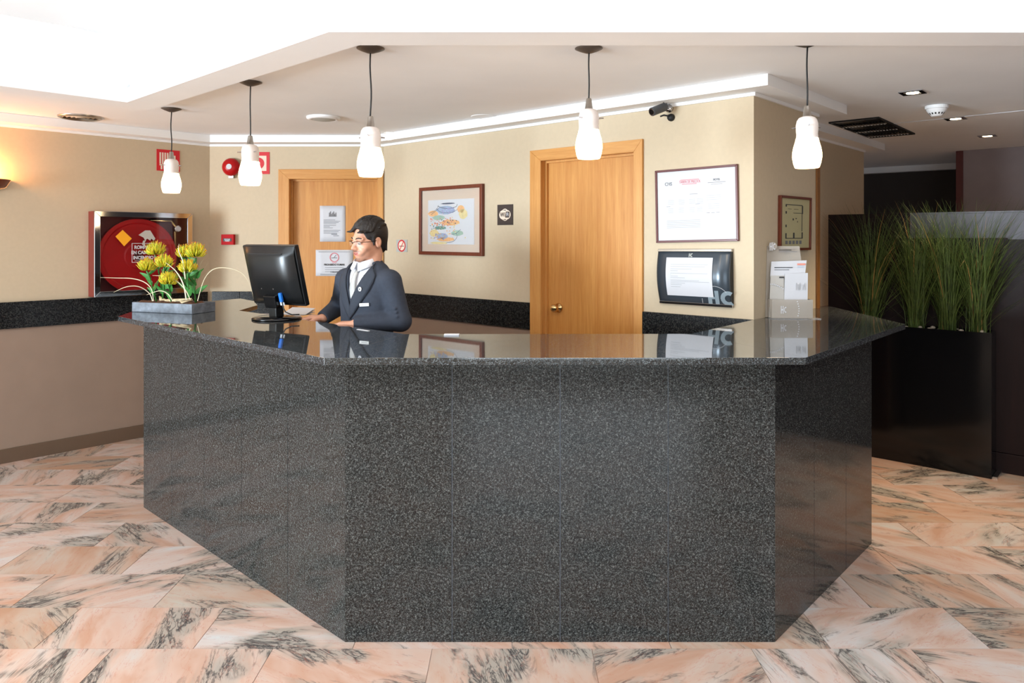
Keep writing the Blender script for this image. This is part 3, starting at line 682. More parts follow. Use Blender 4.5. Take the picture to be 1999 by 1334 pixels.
# ================================================================= RIGHT WALL
r, hw, hh, y = sign_square(RW, 775, 796, 468, 492, 'no_smoking_sign', 'small grey no smoking sign between the man and the painting', 'sign', 'signg')
mk('disc', MB().lathe([(.001, y-.0006), (hw*.62, y-.0006), (hw*.62, y)], 28, (0, 0, 0), 'Y', True), 'cream', r)
mb = MB(); ringm(mb, hw*.72, hw*.16, y-.001); s_ = hw*.58; mb.prism([(-s_*.75, y-.0012, -s_*.9), (-s_*.6, y-.0012, -s_), (s_*.75, y-.0012, s_*.9), (s_*.6, y-.0012, s_)], (0, -.0006, 0)); mk('red_ring', mb, 'red2', r)
mk('cigarette_mark', MB().box(-hw*.42, hw*.42, y-.0016, y-.0008, -hh*.12, -hh*.02), 'inkd', r)
# artwork
r, i4, y = quad_frame(RW, [(818, 367), (941, 358.5), (941, 500.5), (817.5, 497)], .03, .026, .028, 'framed_painting', 'framed watercolour of stacked patterned pottery in reddish wood frame', 'picture', 'mah', 'cream')
tl_, tr2, br_, bl_ = i4
def bil(u, v):  # u left-right, v bottom-top in the frame
    a = bl_.lerp(br_, u); b2 = tl_.lerp(tr2, u); return a.lerp(b2, v)
mk('painting_sheet', MB().prism([bil(*uv)+Vector((0, y-.0008, 0)) for uv in ((.11, .12), (.9, .12), (.9, .84), (.11, .84))], (0, -.001, 0)), M.setdefault('artp', mat('watercolour_paper', (236, 239, 244), .8, var=.01)), r)
def stroke(mb, pts, w_, yy, sm=10):
    P = [bil(*p) for p in pts]; out = []
    for i in range(len(P)-1):
        p0 = P[max(i-1, 0)]; p1 = P[i]; p2 = P[i+1]; p3 = P[min(i+2, len(P)-1)]
        for k in range(4):
            t = k/4; out.append(.5*((2*p1)+(-p0+p2)*t+(2*p0-5*p1+4*p2-p3)*t*t+(-p0+3*p1-3*p2+p3)*t**3))
    out.append(P[-1]); rows = []
    for i, p in enumerate(out):
        t = (out[min(i+1, len(out)-1)]-out[max(i-1, 0)]).normalized(); n = Vector((-t.z, 0, t.x))
        rows.append([p+n*w_/2+Vector((0, yy, 0)), p-n*w_/2+Vector((0, yy, 0))])
    mb.grid(rows)
def blob(mb, u, v, ru, rv, yy, n=14):
    mb.poly([bil(u+ru*math.cos(2*math.pi*j/n)*(1+.1*math.sin(3*j)), v+rv*math.sin(2*math.pi*j/n))+Vector((0, yy, 0)) for j in range(n)][::-1])
for nm, rgb in (('pblue', (176, 196, 222)), ('porange', (244, 194, 140)), ('pgreen', (176, 206, 190)), ('pyellow', (244, 228, 170)), ('pviolet', (170, 164, 212)), ('pred', (230, 150, 132)), ('pdark', (84, 96, 116)), ('pteal', (120, 168, 160))):
    M[nm] = mat('paint_'+nm[1:], rgb, .8, var=.08, vscale=40)
yy = y-.0021
for nm, bl in (('pblue', [(.42, .67, .16, .07), (.36, .25, .1, .05)]), ('porange', [(.2, .62, .09, .05), (.5, .47, .16, .05), (.42, .2, .15, .035), (.68, .68, .06, .06)]), ('pgreen', [(.3, .55, .11, .04), (.62, .3, .1, .045)]), ('pyellow', [(.3, .14, .15, .02), (.22, .3, .08, .06), (.72, .6, .07, .08)]), ('pteal', [(.33, .385, .1, .03)])):
    mb = MB()
    for b4 in bl: blob(mb, *b4, yy)
    mk('paint_wash', mb, nm, r)
mb = MB(); blob(mb, .46, .775, .12, .012, yy-.0003); stroke(mb, [(.28, .74), (.36, .71), (.48, .695), (.6, .72), (.62, .76)], .004, yy-.0003); stroke(mb, [(.13, .63), (.22, .66), (.28, .71), (.3, .755)], .003, yy-.0003); stroke(mb, [(.26, .7), (.35, .635), (.52, .63), (.62, .67)], .003, yy-.0003); stroke(mb, [(.16, .6), (.24, .655), (.3, .7)], .003, yy-.0003)
stroke(mb, [(.52, .28), (.6, .295), (.68, .36)], .003, yy-.0003); stroke(mb, [(.44, .145), (.56, .17), (.62, .25), (.58, .33)], .003, yy-.0003); mk('brush_lines', mb, 'pdark', r)
rs = random.Random(3)
for nm, (u0, u1, v0, v1), n in (('pviolet', (.3, .58, .62, .70), 16), ('pred', (.16, .55, .42, .54), 34), ('pviolet', (.22, .42, .2, .3), 16), ('porange', (.13, .6, .16, .5), 26), ('pteal', (.13, .4, .34, .44), 16), ('pdark', (.3, .62, .45, .52), 8), ('pyellow', (.14, .8, .15, .7), 20)):
    mb = MB()
    for k in range(n): blob(mb, rs.uniform(u0, u1), rs.uniform(v0, v1), rs.uniform(.007, .014), rs.uniform(.006, .014), yy-.0005-.0001*k/n, 7)
    mk('paint_dabs', mb, nm, r)['kind'] = 'stuff'
mk('glass', MB().prism([p+Vector((0, -.0185, 0)) for p in i4], (0, -.0015, 0)), 'glassy', r)
# wifi sign
r, hw, hh, y = sign_square(RW, 972.5, 1002.5, 399.5, 439.5, 'wifi_sign', 'dark brown sign with white wifi cloud emblem', 'sign', 'brown', .006)
mb = MB()
for a, b_, rr in ((-.30, 0, .44), (.30, 0, .44), (0, .18, .42), (0, -.18, .42)):
    mb.poly([(hw*(a+rr*math.cos(2*math.pi*j/24)), y-.0007-.00005*abs(b_)*10, hh*(b_*.95)+hw*rr*math.sin(2*math.pi*j/24)) for j in range(24)])
mb.poly([(-hw*.4, y-.0008, -hw*.4), (-hw*.4, y-.0008, hw*.4), (hw*.4, y-.0008, hw*.4), (hw*.4, y-.0008, -hw*.4)])
mk('emblem', mb, 'cream', r)
mk('emblem_block', MB().prism([(hw*.04, y-.001, -hw*.28), (hw*.56, y-.001, -hw*.28), (hw*.62, y-.001, hw*.2), (hw*.56, y-.001, hw*.3), (hw*.12, y-.001, hw*.3)], (0, -.0004, 0)), 'brown', r)
text('Wi', hw*.58, r, (-hw*.30, y-.0014, 0), 'brown', .001, .85); text('Fi', hw*.5, r, (hw*.34, y-.002, 0), 'paper', .0008, .85)
text('zone', hw*.17, r, (0, y-.0014, hw*.46), 'brown', .0003); text('gratis', hw*.15, r, (0, y-.0014, -hw*.46), 'brown', .0003)
# framed notice
r, i4, y = quad_frame(RW, [(1278, 333.5), (1439, 320), (1441.5, 471), (1280.5, 474.5)], .02, .013, .016, 'framed_notice', 'large framed white printed notice with maroon frame', 'notice', 'maroon', 'paper')
tl_, tr2, br_, bl_ = i4
def quads(mb, L, yy):
    for u0, u1, v0, v1 in L: mb.prism([bil(u0, v0)+Vector((0, yy, 0)), bil(u1, v0)+Vector((0, yy, 0)), bil(u1, v1)+Vector((0, yy, 0)), bil(u0, v1)+Vector((0, yy, 0))], (0, -.0004, 0))
mb = MB(); quads(mb, [(.31, .55, .862, .87), (.33, .52, .80, .808)], y-.0006); mk('red_underline', mb, 'redink', r)
p = bil(.43, .835); text('TARIFA DE PRECIOS', .022, r, (p.x, y-.001, p.z), 'redink', 0, .68)
p = bil(.15, .82); text('CHS', .028, r, (p.x, y-.001, p.z), 'ink', .0002, .9)
mb = MB(); quads(mb, [(.66, .88, .80, .806), (.70, .84, .775, .779), (.43, .53, .655, .66), (.12, .17, .49, .494), (.5, .56, .51, .514), (.64, .68, .375, .38), (.7, .74, .375, .38), (.76, .8, .375, .38)], y-.0006); mk('bold_lines', mb, 'ink', r)
p = bil(.77, .84); text('HOTEL', .017, r, (p.x, y-.001, p.z), 'ink', .0003, .8)
mb = MB(); L = [(.12, .56, .28-.025*k, .286-.025*k) for k in range(5)]
for cx_ in (.14, .28, .42, .52):
    for k in range(4): L.append((cx_, cx_+.08, .58-.02*k, .584-.02*k)); L.append((cx_, cx_+.07, .46-.02*k, .464-.02*k))
for k in range(3): L.append((.64, .82, .62-.03*k, .624-.03*k)); L.append((.66, .8, .5-.03*k, .504-.03*k))
quads(mb, L, y-.0006); mk('printed_lines', mb, 'inkl', r)
# slate information board, curved
px4 = [(1286, 489), (1424.5, 489), (1426, 598.5), (1289, 590)]
c = [RW.hit(a, b_, .03) for a, b_ in px4]; t0 = sum(q_[0] for q_ in c)/4; z0 = sum(q_[1] for q_ in c)/4
r = on_wall(RW, 'information_board', 'slate grey curved information board holding a white sheet', 'board', t0, z0)
tl_, tr2, br_, bl_ = [Vector((q_[0]-t0, 0, q_[1]-z0)) for q_ in c]
def bow(v): return -.016-.028*math.sin(math.pi*v)
rows = [[bil(i/6, v/12)+Vector((0, bow(v/12), 0)) for i in range(7)] for v in range(13)]
o = mk('curved_plate', MB().grid(rows), 'navy', r, smooth=True); sd = o.modifiers.new('thick', 'SOLIDIFY'); sd.thickness = .004; sd.offset = -1
for u in (0, 1):
    P = [bil(u, v/12)+Vector((0, bow(v/12)-.001, 0)) for v in range(13)]; B_ = [bil(u, v/12)+Vector((0, -.001, 0)) for v in range(13)]
    dx = .008 if u else -.008
    mb = MB(); mb.grid([[p, p+Vector((dx, 0, 0)), b2+Vector((dx, 0, 0)), b2] for p, b2 in zip(P, B_)], True, True, True); mk('side_cap', mb, 'blackm', r)
for v in (0, 1):
    a, b_ = bil(-.02, v), bil(1.02, v); mk('rail', MB().prism([a+Vector((0, -.001, -.008)), b_+Vector((0, -.001, -.008)), b_+Vector((0, -.001, .008)), a+Vector((0, -.001, .008))], (0, -.022, 0)), 'chrome', r, bevel=.002)
def bq(u, v, e): return bil(u, v)+Vector((0, bow(v)-e, 0))
rows = [[bq(.12+.66*i/6, .145+.72*k/10+(.0 if i < 6 else 0), .004) for i in range(7)] for k in range(11)]
mk('sheet', MB().grid(rows), 'paper', r, smooth=True)['label'] = 'white printed sheet'
mb = MB()
for v, ue in ((.74, .72), (.70, .68), (.655, .5), (.62, .3), (.575, .72), (.55, .2), (.52, .3), (.49, .4), (.445, .6), (.42, .74), (.39, .4), (.36, .35), (.32, .33)):
    mb.grid([[bq(.19, v, .0052), bq(.19, v-.008, .0052)], [bq(ue, v, .0052), bq(ue, v-.008, .0052)]])
mk('printed_lines', mb, 'inkl', r)
mb = MB()
def hc(mb, u, v, w_, h_, e, t_=.2):
    # emblem: the letters H and C
    f = lambda a, b_: bq(u+a*w_, v+b_*h_, e)
    for a0, a1, b0, b1 in ((0, t_*.5, 0, 1), (.42-t_*.5, .42, 0, 1), (t_*.5, .42-t_*.5, .42, .58)):
        mb.poly([f(a0, b0), f(a1, b0), f(a1, b1), f(a0, b1)])
    n = 12; R0, R1 = .5, .5-t_*.9
    rows = []
    for k in range(n+1):
        a = math.radians(55+250*k/n); rows.append([f(.78+R0*.6*math.cos(a), .5+R0*math.sin(a)), f(.78+R1*.6*math.cos(a), .5+R1*math.sin(a))])
    mb.grid(rows)
hc(mb, .70, .0, .36, .27, .0035, .3); mk('emblem', mb, 'skyg', r)
mb = MB(); hc(mb, .44, .875, .055, .07, .0035, .25); mk('small_emblem', mb, 'signg', r)
mb = MB()
for k in range(16):
    a = math.radians(100-62*k/15); u, v = .80+.20*math.cos(a)*1.0, .08+.27*math.sin(a); p = bq(u, v, .0045); mb.box(p.x-.0016, p.x+.0016, p.y-.0004, p.y, p.z-.0016, p.z+.0016)
for k in range(5): p = bq(.62, .02+.022*k, .0045); mb.box(p.x-.0016, p.x+.0016, p.y-.0004, p.y, p.z-.0016, p.z+.0016)
mk('dots', mb, 'paper', r)
# security camera
t0, z0 = RW.hit(1308, 212); r = on_wall(RW, 'security_camera', 'small dark cylindrical security camera mounted above the notice', 'camera', t0, z0)
mk('mount', MB().lathe([(.001, -.03), (.02, -.028), (.026, -.012), (.026, -.001)], 20, (.0, 0, -.0), 'Y', True, True), 'chrome', r, smooth=True)
mk('second_mount', MB().lathe([(.001, -.025), (.018, -.022), (.022, -.01), (.022, -.001)], 20, (.012, 0, -.055), 'Y', True, True), 'blackm', r, smooth=True)
hd = dep(1272, 219, RW.pt(t0, 0, .17).y); hd = (Matrix.Rotation(-RW.rot, 4, 'Z') @ (hd-r.location)); tl3 = dep(1300, 208, RW.pt(t0, 0, .09).y); tl3 = Matrix.Rotation(-RW.rot, 4, 'Z') @ (tl3-r.location)
ax = (hd-tl3).normalized(); A0 = tl3; B0 = tl3+ax*.115
bd = mk('body', MB().tube([A0, A0+ax*.01, B0], [.02, .025, .025], 20), 'greyp', r, smooth=False)
mk('lens_ring', MB().tube([B0, B0+ax*.004], [.021, .021], 20), 'chrome', bd); mk('lens', MB().tube([B0+ax*.004, B0+ax*.006], [.017, .016], 20), 'gloss', bd)
mk('arm', MB().tube([A0+ax*.02, (A0+Vector((0, -.03, 0)))/2, (0, -.028, 0)], .007, 8), 'chrome', r)
cp = [(0, -.02, 0), (.005, -.05, .03), (-.01, -.08, .045), A0]
mk('cable', MB().tube(cp, .003, 6), 'blackm', r); mk('cable', MB().tube([(-.045, -.03, -.045), (-.02, -.03, -.04), (.01, -.026, -.05)], .005, 6), 'blackm', r)
# small floor plan on the side wall
r, i4, y = quad_frame(SW, [(1524, 381), (1584, 386.5), (1582.5, 488), (1523, 490)], .015, .014, .02, 'framed_floor_plan', 'narrow framed evacuation floor plan on the side wall', 'picture', 'mah', M.setdefault('planp', mat('olive_tinted_print', (186, 178, 138), .5)))
tl_, tr2, br_, bl_ = i4
mb = MB(); quads(mb, [(.16, .74, .865, .88), (.72, .76, .70, .865), (.42, .74, .705, .715), (.16, .2, .83, .865), (.16, .2, .69, .74), (.16, .2, .42, .47), (.16, .2, .20, .30), (.16, .76, .19, .205), (.72, .76, .205, .32), (.72, .74, .34, .7), (.42, .47, .2, .31), (.24, .36, .785, .792), (.44, .6, .785, .792), (.4, .44, .56, .6), (.5, .54, .59, .61), (.56, .58, .52, .55)], y-.0006); mk('plan_lines', mb, 'inkd', r)
mb = MB(); quads(mb, [(.16+.12*k, .24+.12*k, .08, .15) for k in range(5)], y-.0006); mk('plan_legend', mb, 'ink', r)

# ================================================================= CEILING FITTINGS
def disc_fit(name, label, cat, px, py, rad, prof, m_, seg=32):
    p = at(px, py, ZC); r = thing(name, label, cat, (p.x, p.y, ZC)); return r
p = at(157, 228, ZC); r = thing('air_vent', 'round bronze ceiling vent above the left wall', 'vent', (p.x, p.y, ZC))
R = .135
mk('rim', MB().lathe([(R*.86, -.004), (R*.9, -.014), (R, -.01), (R*1.02, -.001)], 40), 'steel', r, smooth=True)
for k in range(4): mk('louvre_ring', MB().lathe([(R*(.78-.2*k), -.012), (R*(.86-.2*k), -.003), (R*(.84-.2*k), -.002), (R*(.76-.2*k), -.011)], 32), 'desk', r)
mk('back_plate', MB().lathe([(.001, -.0015), (R*.9, -.0015), (R*.9, -.0005)], 32, capa=True), 'brown', r)
p = at(632, 228.5, ZC); r = thing('ceiling_speaker', 'round white ceiling speaker near the third pendant', 'speaker', (p.x, p.y, ZC)); R = .115
mk('rim', MB().lathe([(R*.72, -.018), (R*.8, -.022), (R, -.012), (R, -.001)], 36), 'white', r, smooth=True)
mk('grille', MB().lathe([(.001, -.026), (R*.5, -.024), (R*.74, -.017)], 36, capa=True), 'signg', r, smooth=True)
p = at(945, 227, ZC); r = thing('cover_plate', 'flat white round ceiling cover plate beside the cornice', 'cover', (p.x, p.y, ZC)); mk('disc', MB().lathe([(.001, -.006), (.085, -.005), (.09, -.001)], 32, capa=True, capb=True), 'ceil', r)
p = at(763, 259, ZC); r = thing('recessed_spotlight', 'small round lit spotlight in the ceiling by the third pendant', 'spotlight', (p.x, p.y, ZC), group=None)
mk('rim', MB().lathe([(.03, -.005), (.05, -.006), (.056, -.001)], 28, capa=False, capb=True), 'white', r); mk('lens', MB().lathe([(.001, -.0075), (.034, -.0065), (.034, -.004)], 20, capa=True), 'lens', r)
l = bpy.data.lights.new('spot_glow', 'SPOT'); l.energy = 16; l.color = (1, .82, .6); l.spot_size = 1.6; l.spot_blend = .8; l.shadow_soft_size = .03
lo = bpy.data.objects.new('spot_glow', l); COL.objects.link(lo); lo.parent = r; lo.location = (0, 0, -.02)
for (x, y_, lab) in ((1782, 180, 'square recessed spotlight nearest the camera, in front of the smoke detector'), (1866, 231, 'square recessed spotlight just behind the smoke detector'), (1928, 265, 'square recessed spotlight furthest back above the tall grass')):
    p = at(x, y_, ZC); r = thing('recessed_spotlight', lab, 'spotlight', (p.x, p.y, ZC), (0, 0, math.atan2(-.6644, .7474)), 'square spotlights in the right-hand ceiling'); s_ = .062
    mb = MB()
    for a, b_, c_, d_ in ((-s_, s_, -s_, -s_*.62), (-s_, s_, s_*.62, s_), (-s_, -s_*.62, -s_*.62, s_*.62), (s_*.62, s_, -s_*.62, s_*.62)): mb.box(a, b_, c_, d_, -.006, -.001)
    mk('bezel', mb, 'chrome', r); mk('plate', MB().box(-s_*.62, s_*.62, -s_*.62, s_*.62, -.003, -.001), 'greyp', r)
    mk('lens', MB().lathe([(.001, -.008), (.032, -.007), (.034, -.0035)], 20, capa=True), 'lens', r)
    l = bpy.data.lights.new('spot_glow', 'SPOT'); l.energy = 150; l.color = (1, .76, .48); l.spot_size = 1.15; l.spot_blend = 1; l.shadow_soft_size = .03
    lo = bpy.data.objects.new('spot_glow', l); COL.objects.link(lo); lo.parent = r; lo.location = (0, 0, -.02)
p = at(1829, 206, ZC); r = thing('smoke_detector', 'white conical smoke detector on the ceiling at right', 'smoke detector', (p.x, p.y, ZC))
mk('base', MB().lathe([(.066, -.022), (.066, -.002), (.05, -.001)], 32, capa=True, capb=True), 'white', r, smooth=False)
mk('cone', MB().lathe([(.024, -.070), (.030, -.068), (.056, -.034), (.060, -.0225)], 32, capa=True), 'white', r, smooth=True)
mb = MB()
for k in range(14):
    a = 2*math.pi*k/14; ca, sa = math.cos(a), math.sin(a)
    P = [Vector((ca*rr-sa*s2, sa*rr+ca*s2, h)) for rr, s2, h in ((.0385, -.0045, -.0585), (.0385, .0045, -.0585), (.0455, .0045, -.0485), (.0455, -.0045, -.0485))]; mb.poly(P)
mk('slots', mb, 'blackm', r)
# louvred luminaire
ps = [at(x, y_, ZC).xy for x, y_ in ((1618, 238), (1717, 228), (1794, 260), (1706, 267))]
o0 = ps[0]; r = thing('louvre_light', 'rectangular black louvred ceiling light near the recessed wall', 'ceiling light', (o0.x, o0.y, ZC), (0, 0, math.atan2(-.6644, .7474)))
w_, l_ = (ps[1]-ps[0]).length, (ps[3]-ps[0]).length; 
mb = MB(); fr = .016
mb.box(0, w_, 0, fr, -.012, -.001).box(0, w_, l_-fr, l_, -.012, -.001).box(0, fr, fr, l_-fr, -.012, -.001).box(w_-fr, w_, fr, l_-fr, -.012, -.001); mk('frame', mb, 'blackm', r)
mk('back_plate', MB().box(fr, w_-fr, fr, l_-fr, -.003, -.001), 'black', r)
for k in range(3):
    y0 = l_*(.20+.32*k)
    mk('reflector', MB().prism([(fr, y0+.05, -.004), (fr, y0+.06, -.015), (fr, y0+.075, -.004)], (w_-2*fr, 0, 0)), 'chrome', r)
    mb = MB()
    for j in range(14):
        x = fr+(w_-2*fr)*(j+.5)/14; mb.box(x-.0035, x+.0035, y0-.02, y0+.06, -.016, -.003)
    mk('louvre_blades', mb, 'black', r)['kind'] = 'stuff'
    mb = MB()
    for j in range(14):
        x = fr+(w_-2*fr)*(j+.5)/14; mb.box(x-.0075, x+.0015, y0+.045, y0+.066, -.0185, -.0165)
    mk('louvre_glints', mb, 'white', r)['kind'] = 'stuff'  # white blocks modelled as the bright reflections between the blades
mk('front_lip', MB().box(fr, w_-fr, .0, .006, -.0135, -.0122), 'chrome', r)

# ================================================================= RIGHT: PARTITION, PLANTER
PW = Wall((2.415, 5.48), (.7474, -.6644)); PH = 1.73
r = thing('partition', 'dark brown wood partition screen behind the grass planter', 'partition', PW.pt(0), (0, 0, PW.rot))
for a, b_ in ((0, .56), (.56, 1.75), (1.75, 2.95)):
    mk('panel', MB().box(a+.001, b_-.001, .0, .05, .13, PH-.18 if a >= .5 else PH), 'dark', r, bevel=.002)
M['frost'] = mat('grey_screen_panel', (96, 93, 98), .5, var=.03)
for a, b_ in ((.56, 1.75), (1.75, 2.95)): mk('grey_insert', MB().box(a+.001, b_-.001, .004, .046, PH-.178, PH-.012), 'frost', r)['label'] = 'grey upper strip'
mk('top_rail', MB().box(.56, 2.95, .0, .05, PH-.011, PH), 'frost', r); mk('lower_rail', MB().box(1.14, 2.95, -.004, -.0005, PH-.188, PH-.176), 'frost', r)
mk('plinth', MB().box(0, 2.95, -.012, .055, 0, .129), 'dark', r, bevel=.003)
a = at(1936, 936, 0); pr = Vector((a.x, a.y)); Lp = .92; ua = Vector((.7474, -.6644))
org = pr-ua*Lp
r = thing('grass_planter', 'tall black lacquered planter of dark ornamental grass', 'planter', (org.x, org.y, 0), (0, 0, math.atan2(-.6644, .7474)))
PHt = .938; dp = .19
mb = MB(); mb.box(0, Lp, 0, .02, 0, PHt).box(0, Lp, dp-.02, dp, 0, PHt).box(0, .02, .02, dp-.02, 0, PHt).box(Lp-.02, Lp, .02, dp-.02, 0, PHt).box(.02, Lp-.02, .02, dp-.02, .0, PHt-.06)
mk('box', mb, 'gloss', r)
mk('foot', MB().box(Lp+.002, Lp+.03, .02, dp, 0, .012), 'steel', r)
mb = MB(); rs = random.Random(5)
for k in range(70):
    x, y_ = rs.uniform(.04, Lp-.04), rs.uniform(.035, dp-.035); rr = rs.uniform(.008, .02)
    mb.lathe([(rr*.1, -rr*.5), (rr, 0), (rr*.7, rr*.5), (rr*.1, rr*.7)], 6, (x, y_, PHt-.052+rs.uniform(0, .05)))
mk('pebbles', mb, 'pebble', r)['kind'] = 'stuff'
def grass_clump(cx_, cy_, n, seed):
    rs = random.Random(seed); mb = MB(); mb2 = MB()
    for k in range(n):
        a = rs.uniform(0, 2*math.pi); lean = rs.uniform(.03, .30)*rs.choice((.7, 1, 1, 1.5)); h = rs.uniform(.60, .93)
        if rs.random() < .1: lean *= 2.3; h *= .72
        bx, by = cx_+rs.gauss(0, .022), cy_+rs.gauss(0, .016); pts = []; ws = []
        curl = rs.uniform(.8, 2.6); droop = rs.uniform(0, .16) if rs.random() < .45 else 0
        for i in range(8):
            t = i/7; d_ = lean*t**1.4+(.13*t**5*curl*.5)
            z = PHt-.05+h*(t-droop*t**6*2.2)
            pts.append((bx+math.cos(a)*d_, max(-.26, min(.195, by+math.sin(a)*d_*.7)), z)); ws.append(.0034*(1-t**3)+.0006)
        side = Vector((-math.sin(a+rs.uniform(-1, 1)), math.cos(a), 0)).normalized()
        (mb2 if rs.random() < .03 else mb).ribbon(pts, ws, side)
    o = mk('grass_clump', mb, 'grass', r, smooth=True); o['kind'] = 'stuff'
    o2 = mk('dry_blades', mb2, 'straw', o); o2['kind'] = 'stuff'
for i, x in enumerate((1700, 1789, 1851, 1909)):
    k = (x-1000)/FPX; p0 = org+Vector((.6644, .7474))*.095; t = (k*p0.y-p0.x)/(ua.x-k*ua.y); grass_clump(max(.1, min(Lp-.09, t)), .095, 300, 20+i)

# ================================================================= THINGS ON THE COUNTER
# flower trough
A_ = at(258, 609, TOP); B_ = at(375, 614, TOP); ang = math.atan2(B_.y-A_.y, B_.x-A_.x); Lt = (B_-A_).length; dt = .19
r = thing('flower_trough', 'grey concrete trough of yellow pincushion flowers', 'flower arrangement', (A_.x, A_.y, TOP+.0005), (0, 0, ang))
hT = .058; t_ = .012
mb = MB(); mb.box(0, Lt, 0, t_, 0, hT).box(0, Lt, dt-t_, dt, 0, hT).box(0, t_, t_, dt-t_, 0, hT).box(Lt-t_, Lt, t_, dt-t_, 0, hT).box(t_, Lt-t_, t_, dt-t_, 0, .01); mk('trough', mb, 'trough', r, bevel=.002)
rs = random.Random(2); rows = []
for i in range(19):
    rows.append([(t_+(Lt-2*t_)*i/18, t_+(dt-2*t_)*j/8, hT-.006+(rs.uniform(-.003, .016) if 0 < i < 18 and 0 < j < 8 else -.004)) for j in range(9)])
mk('soil', MB().grid(rows), 'soil', r, smooth=False)['kind'] = 'stuff'
inv = r.matrix_basis.inverted() if False else (Matrix.Translation(r.location) @ Matrix.Rotation(ang, 4, 'Z')).inverted()
def loc_at(x, y_, Y): return inv @ dep(x, y_, Y)
def branch(pts, rad, m_='bark'): return mk('driftwood', MB().tube(pts, rad, 7), m_, r, smooth=True)
branch([(.19, .07, hT+.004), (.26, .05, hT+.012), (.33, .045, hT+.018), (.41, .04, hT+.028)], [.008, .011, .009, .004]); branch([(.12, .09, hT+.03), (.145, .08, hT+.012), (.19, .07, hT+.004), (.23, .08, hT+.02)], [.004, .014, .012, .005]); branch([(.3, .06, hT+.01), (.36, .02, hT+.006), (.40, .06, hT+.02)], [.004, .007, .003])
def flower(x, y_, Y, rad, bx, by, seed):
    rad *= 1.2
    rs = random.Random(seed); c = loc_at(x, y_, Y); root_ = Vector((bx, by, hT-.004))
    P = [root_, root_.lerp(c, .35)+Vector((rs.uniform(-.008, .008), 0, 0)), root_.lerp(c, .7), c+Vector((0, 0, -rad*.5))]
    st = mk('stem', MB().tube(P, [.0045, .004, .004, .005], 7), 'leaf', r, smooth=True)
    mbs = [MB(), MB(), MB()]
    for k in range(170):
        th = math.acos(1-1.35*rs.random()); ph = rs.uniform(0, 2*math.pi); d_ = Vector((math.sin(th)*math.cos(ph), math.sin(th)*math.sin(ph), math.cos(th)))
        L_ = rad*rs.uniform(.85, 1.15); p0 = c+d_*rad*.2+Vector((0, 0, -rad*.3)); p1 = c+d_*L_*.7+Vector((0, 0, -rad*.15)); p2 = c+(d_*.92+Vector((0, 0, .25))).normalized()*L_
        which = 0 if rs.random() < .62 else 1
        mbs[which].tube([p0, p1, p2], [.0024, .0022, .0013], 4)
        if rs.random() < .4: mbs[2].tube([p2, p2+(c-p2).normalized()*.0-d_*-.005], [.0022, .0013], 4)
    h0 = mk('flower_head', mbs[0], 'petal', r, smooth=True); mk('inner_petals', mbs[1], 'petal2', h0, smooth=True); mk('petal_tips', mbs[2], 'petalr', h0)
    for k in range(5):
        t = .2+.15*k; b0 = root_.lerp(c, t); a = rs.uniform(0, 6.28); up = rs.uniform(.5, 1.1); d_ = Vector((math.cos(a), math.sin(a)*.6, up)).normalized(); ln = rs.uniform(.05, .085); sd_ = d_.cross(Vector((0, 1, .2))).normalized()
        rows = []
        for i in range(6):
            q_ = i/5; p = b0+d_*ln*q_+Vector((math.cos(a), math.sin(a), 0))*.02*q_*q_; w2 = .0145*math.sin(math.pi*(.12+.86*q_)**.9)+.001
            nrm = sd_.cross(d_)*.004
            rows.append([p-sd_*w2+nrm, p, p+sd_*w2+nrm])
        mk('leaf', MB().grid(rows), 'leaf', st, smooth=True)
for i, a in enumerate(((304, 490, 4.27, .046, .13, .11), (287, 521, 4.22, .042, .12, .07), (321, 514, 4.2, .042, .15, .08), (329, 548, 4.15, .042, .25, .05), (362, 495, 4.25, .042, .37, .12), (383, 494, 4.22, .048, .39, .09), (367, 524, 4.17, .043, .36, .06))): flower(*a, 50+i)
def bladec(pix, Y, w_=.006):
    P = [loc_at(x, y_, Y+dy) for x, y_, dy in pix]; out = []
    for i in range(len(P)-1):
        p0 = P[max(i-1, 0)]; p1 = P[i]; p2 = P[i+1]; p3 = P[min(i+2, len(P)-1)]
        for k in range(5):
            t = k/5; out.append(.5*((2*p1)+(-p0+p2)*t+(2*p0-5*p1+4*p2-p3)*t*t+(-p0+3*p1-3*p2+p3)*t**3))
    out.append(P[-1]); rows = []; n = len(out)
    for i, p in enumerate(out):
        t = (out[min(i+1, n-1)]-out[max(i-1, 0)]).normalized(); sd_ = t.cross(Vector((0, 1, 0))).normalized()*w_/2*(1-(i/(n-1))**3*.8)
        rows.append([p-sd_, p+Vector((0, .0015, 0)), p+sd_])
    mk('grass_blade', MB().grid(rows), 'blade', r, smooth=True)
bladec([(298, 588, 0), (292, 573, 0), (272, 560, -.02), (248, 560, -.04), (222, 571, -.05)], 4.2, .006)
bladec([(300, 588, 0), (296, 565, 0), (282, 551, .0), (258, 544, .0), (230, 543, 0), (196, 542, 0)], 4.26, .006)
bladec([(337, 587, 0), (328, 574, 0), (312, 568, 0), (286, 576, 0)], 4.14, .006)
bladec([(372, 586, 0), (362, 566, 0), (345, 549, 0), (325, 540, 0), (298, 538, 0)], 4.15, .006)
bladec([(364, 586, 0), (358, 555, 0), (344, 530, 0), (324, 513, 0)], 4.12, .009)
bladec([(362, 545, 0), (357, 510, 0), (349, 490, 0), (350, 476, 0)], 4.13, .007)
bladec([(386, 588, 0), (398, 548, 0), (415, 527, 0), (440, 523, 0), (470, 532, 0), (488, 556, 0), (497, 590, .0)], 4.2, .005)
for k, (x, y_) in enumerate(((392, 520), (405, 512), (409, 523), (396, 506))): bladec([(380, 585, 0), (384, 550, 0), (x-4, y_+10, 0), (x+3, y_, 0)], 4.3, .003)

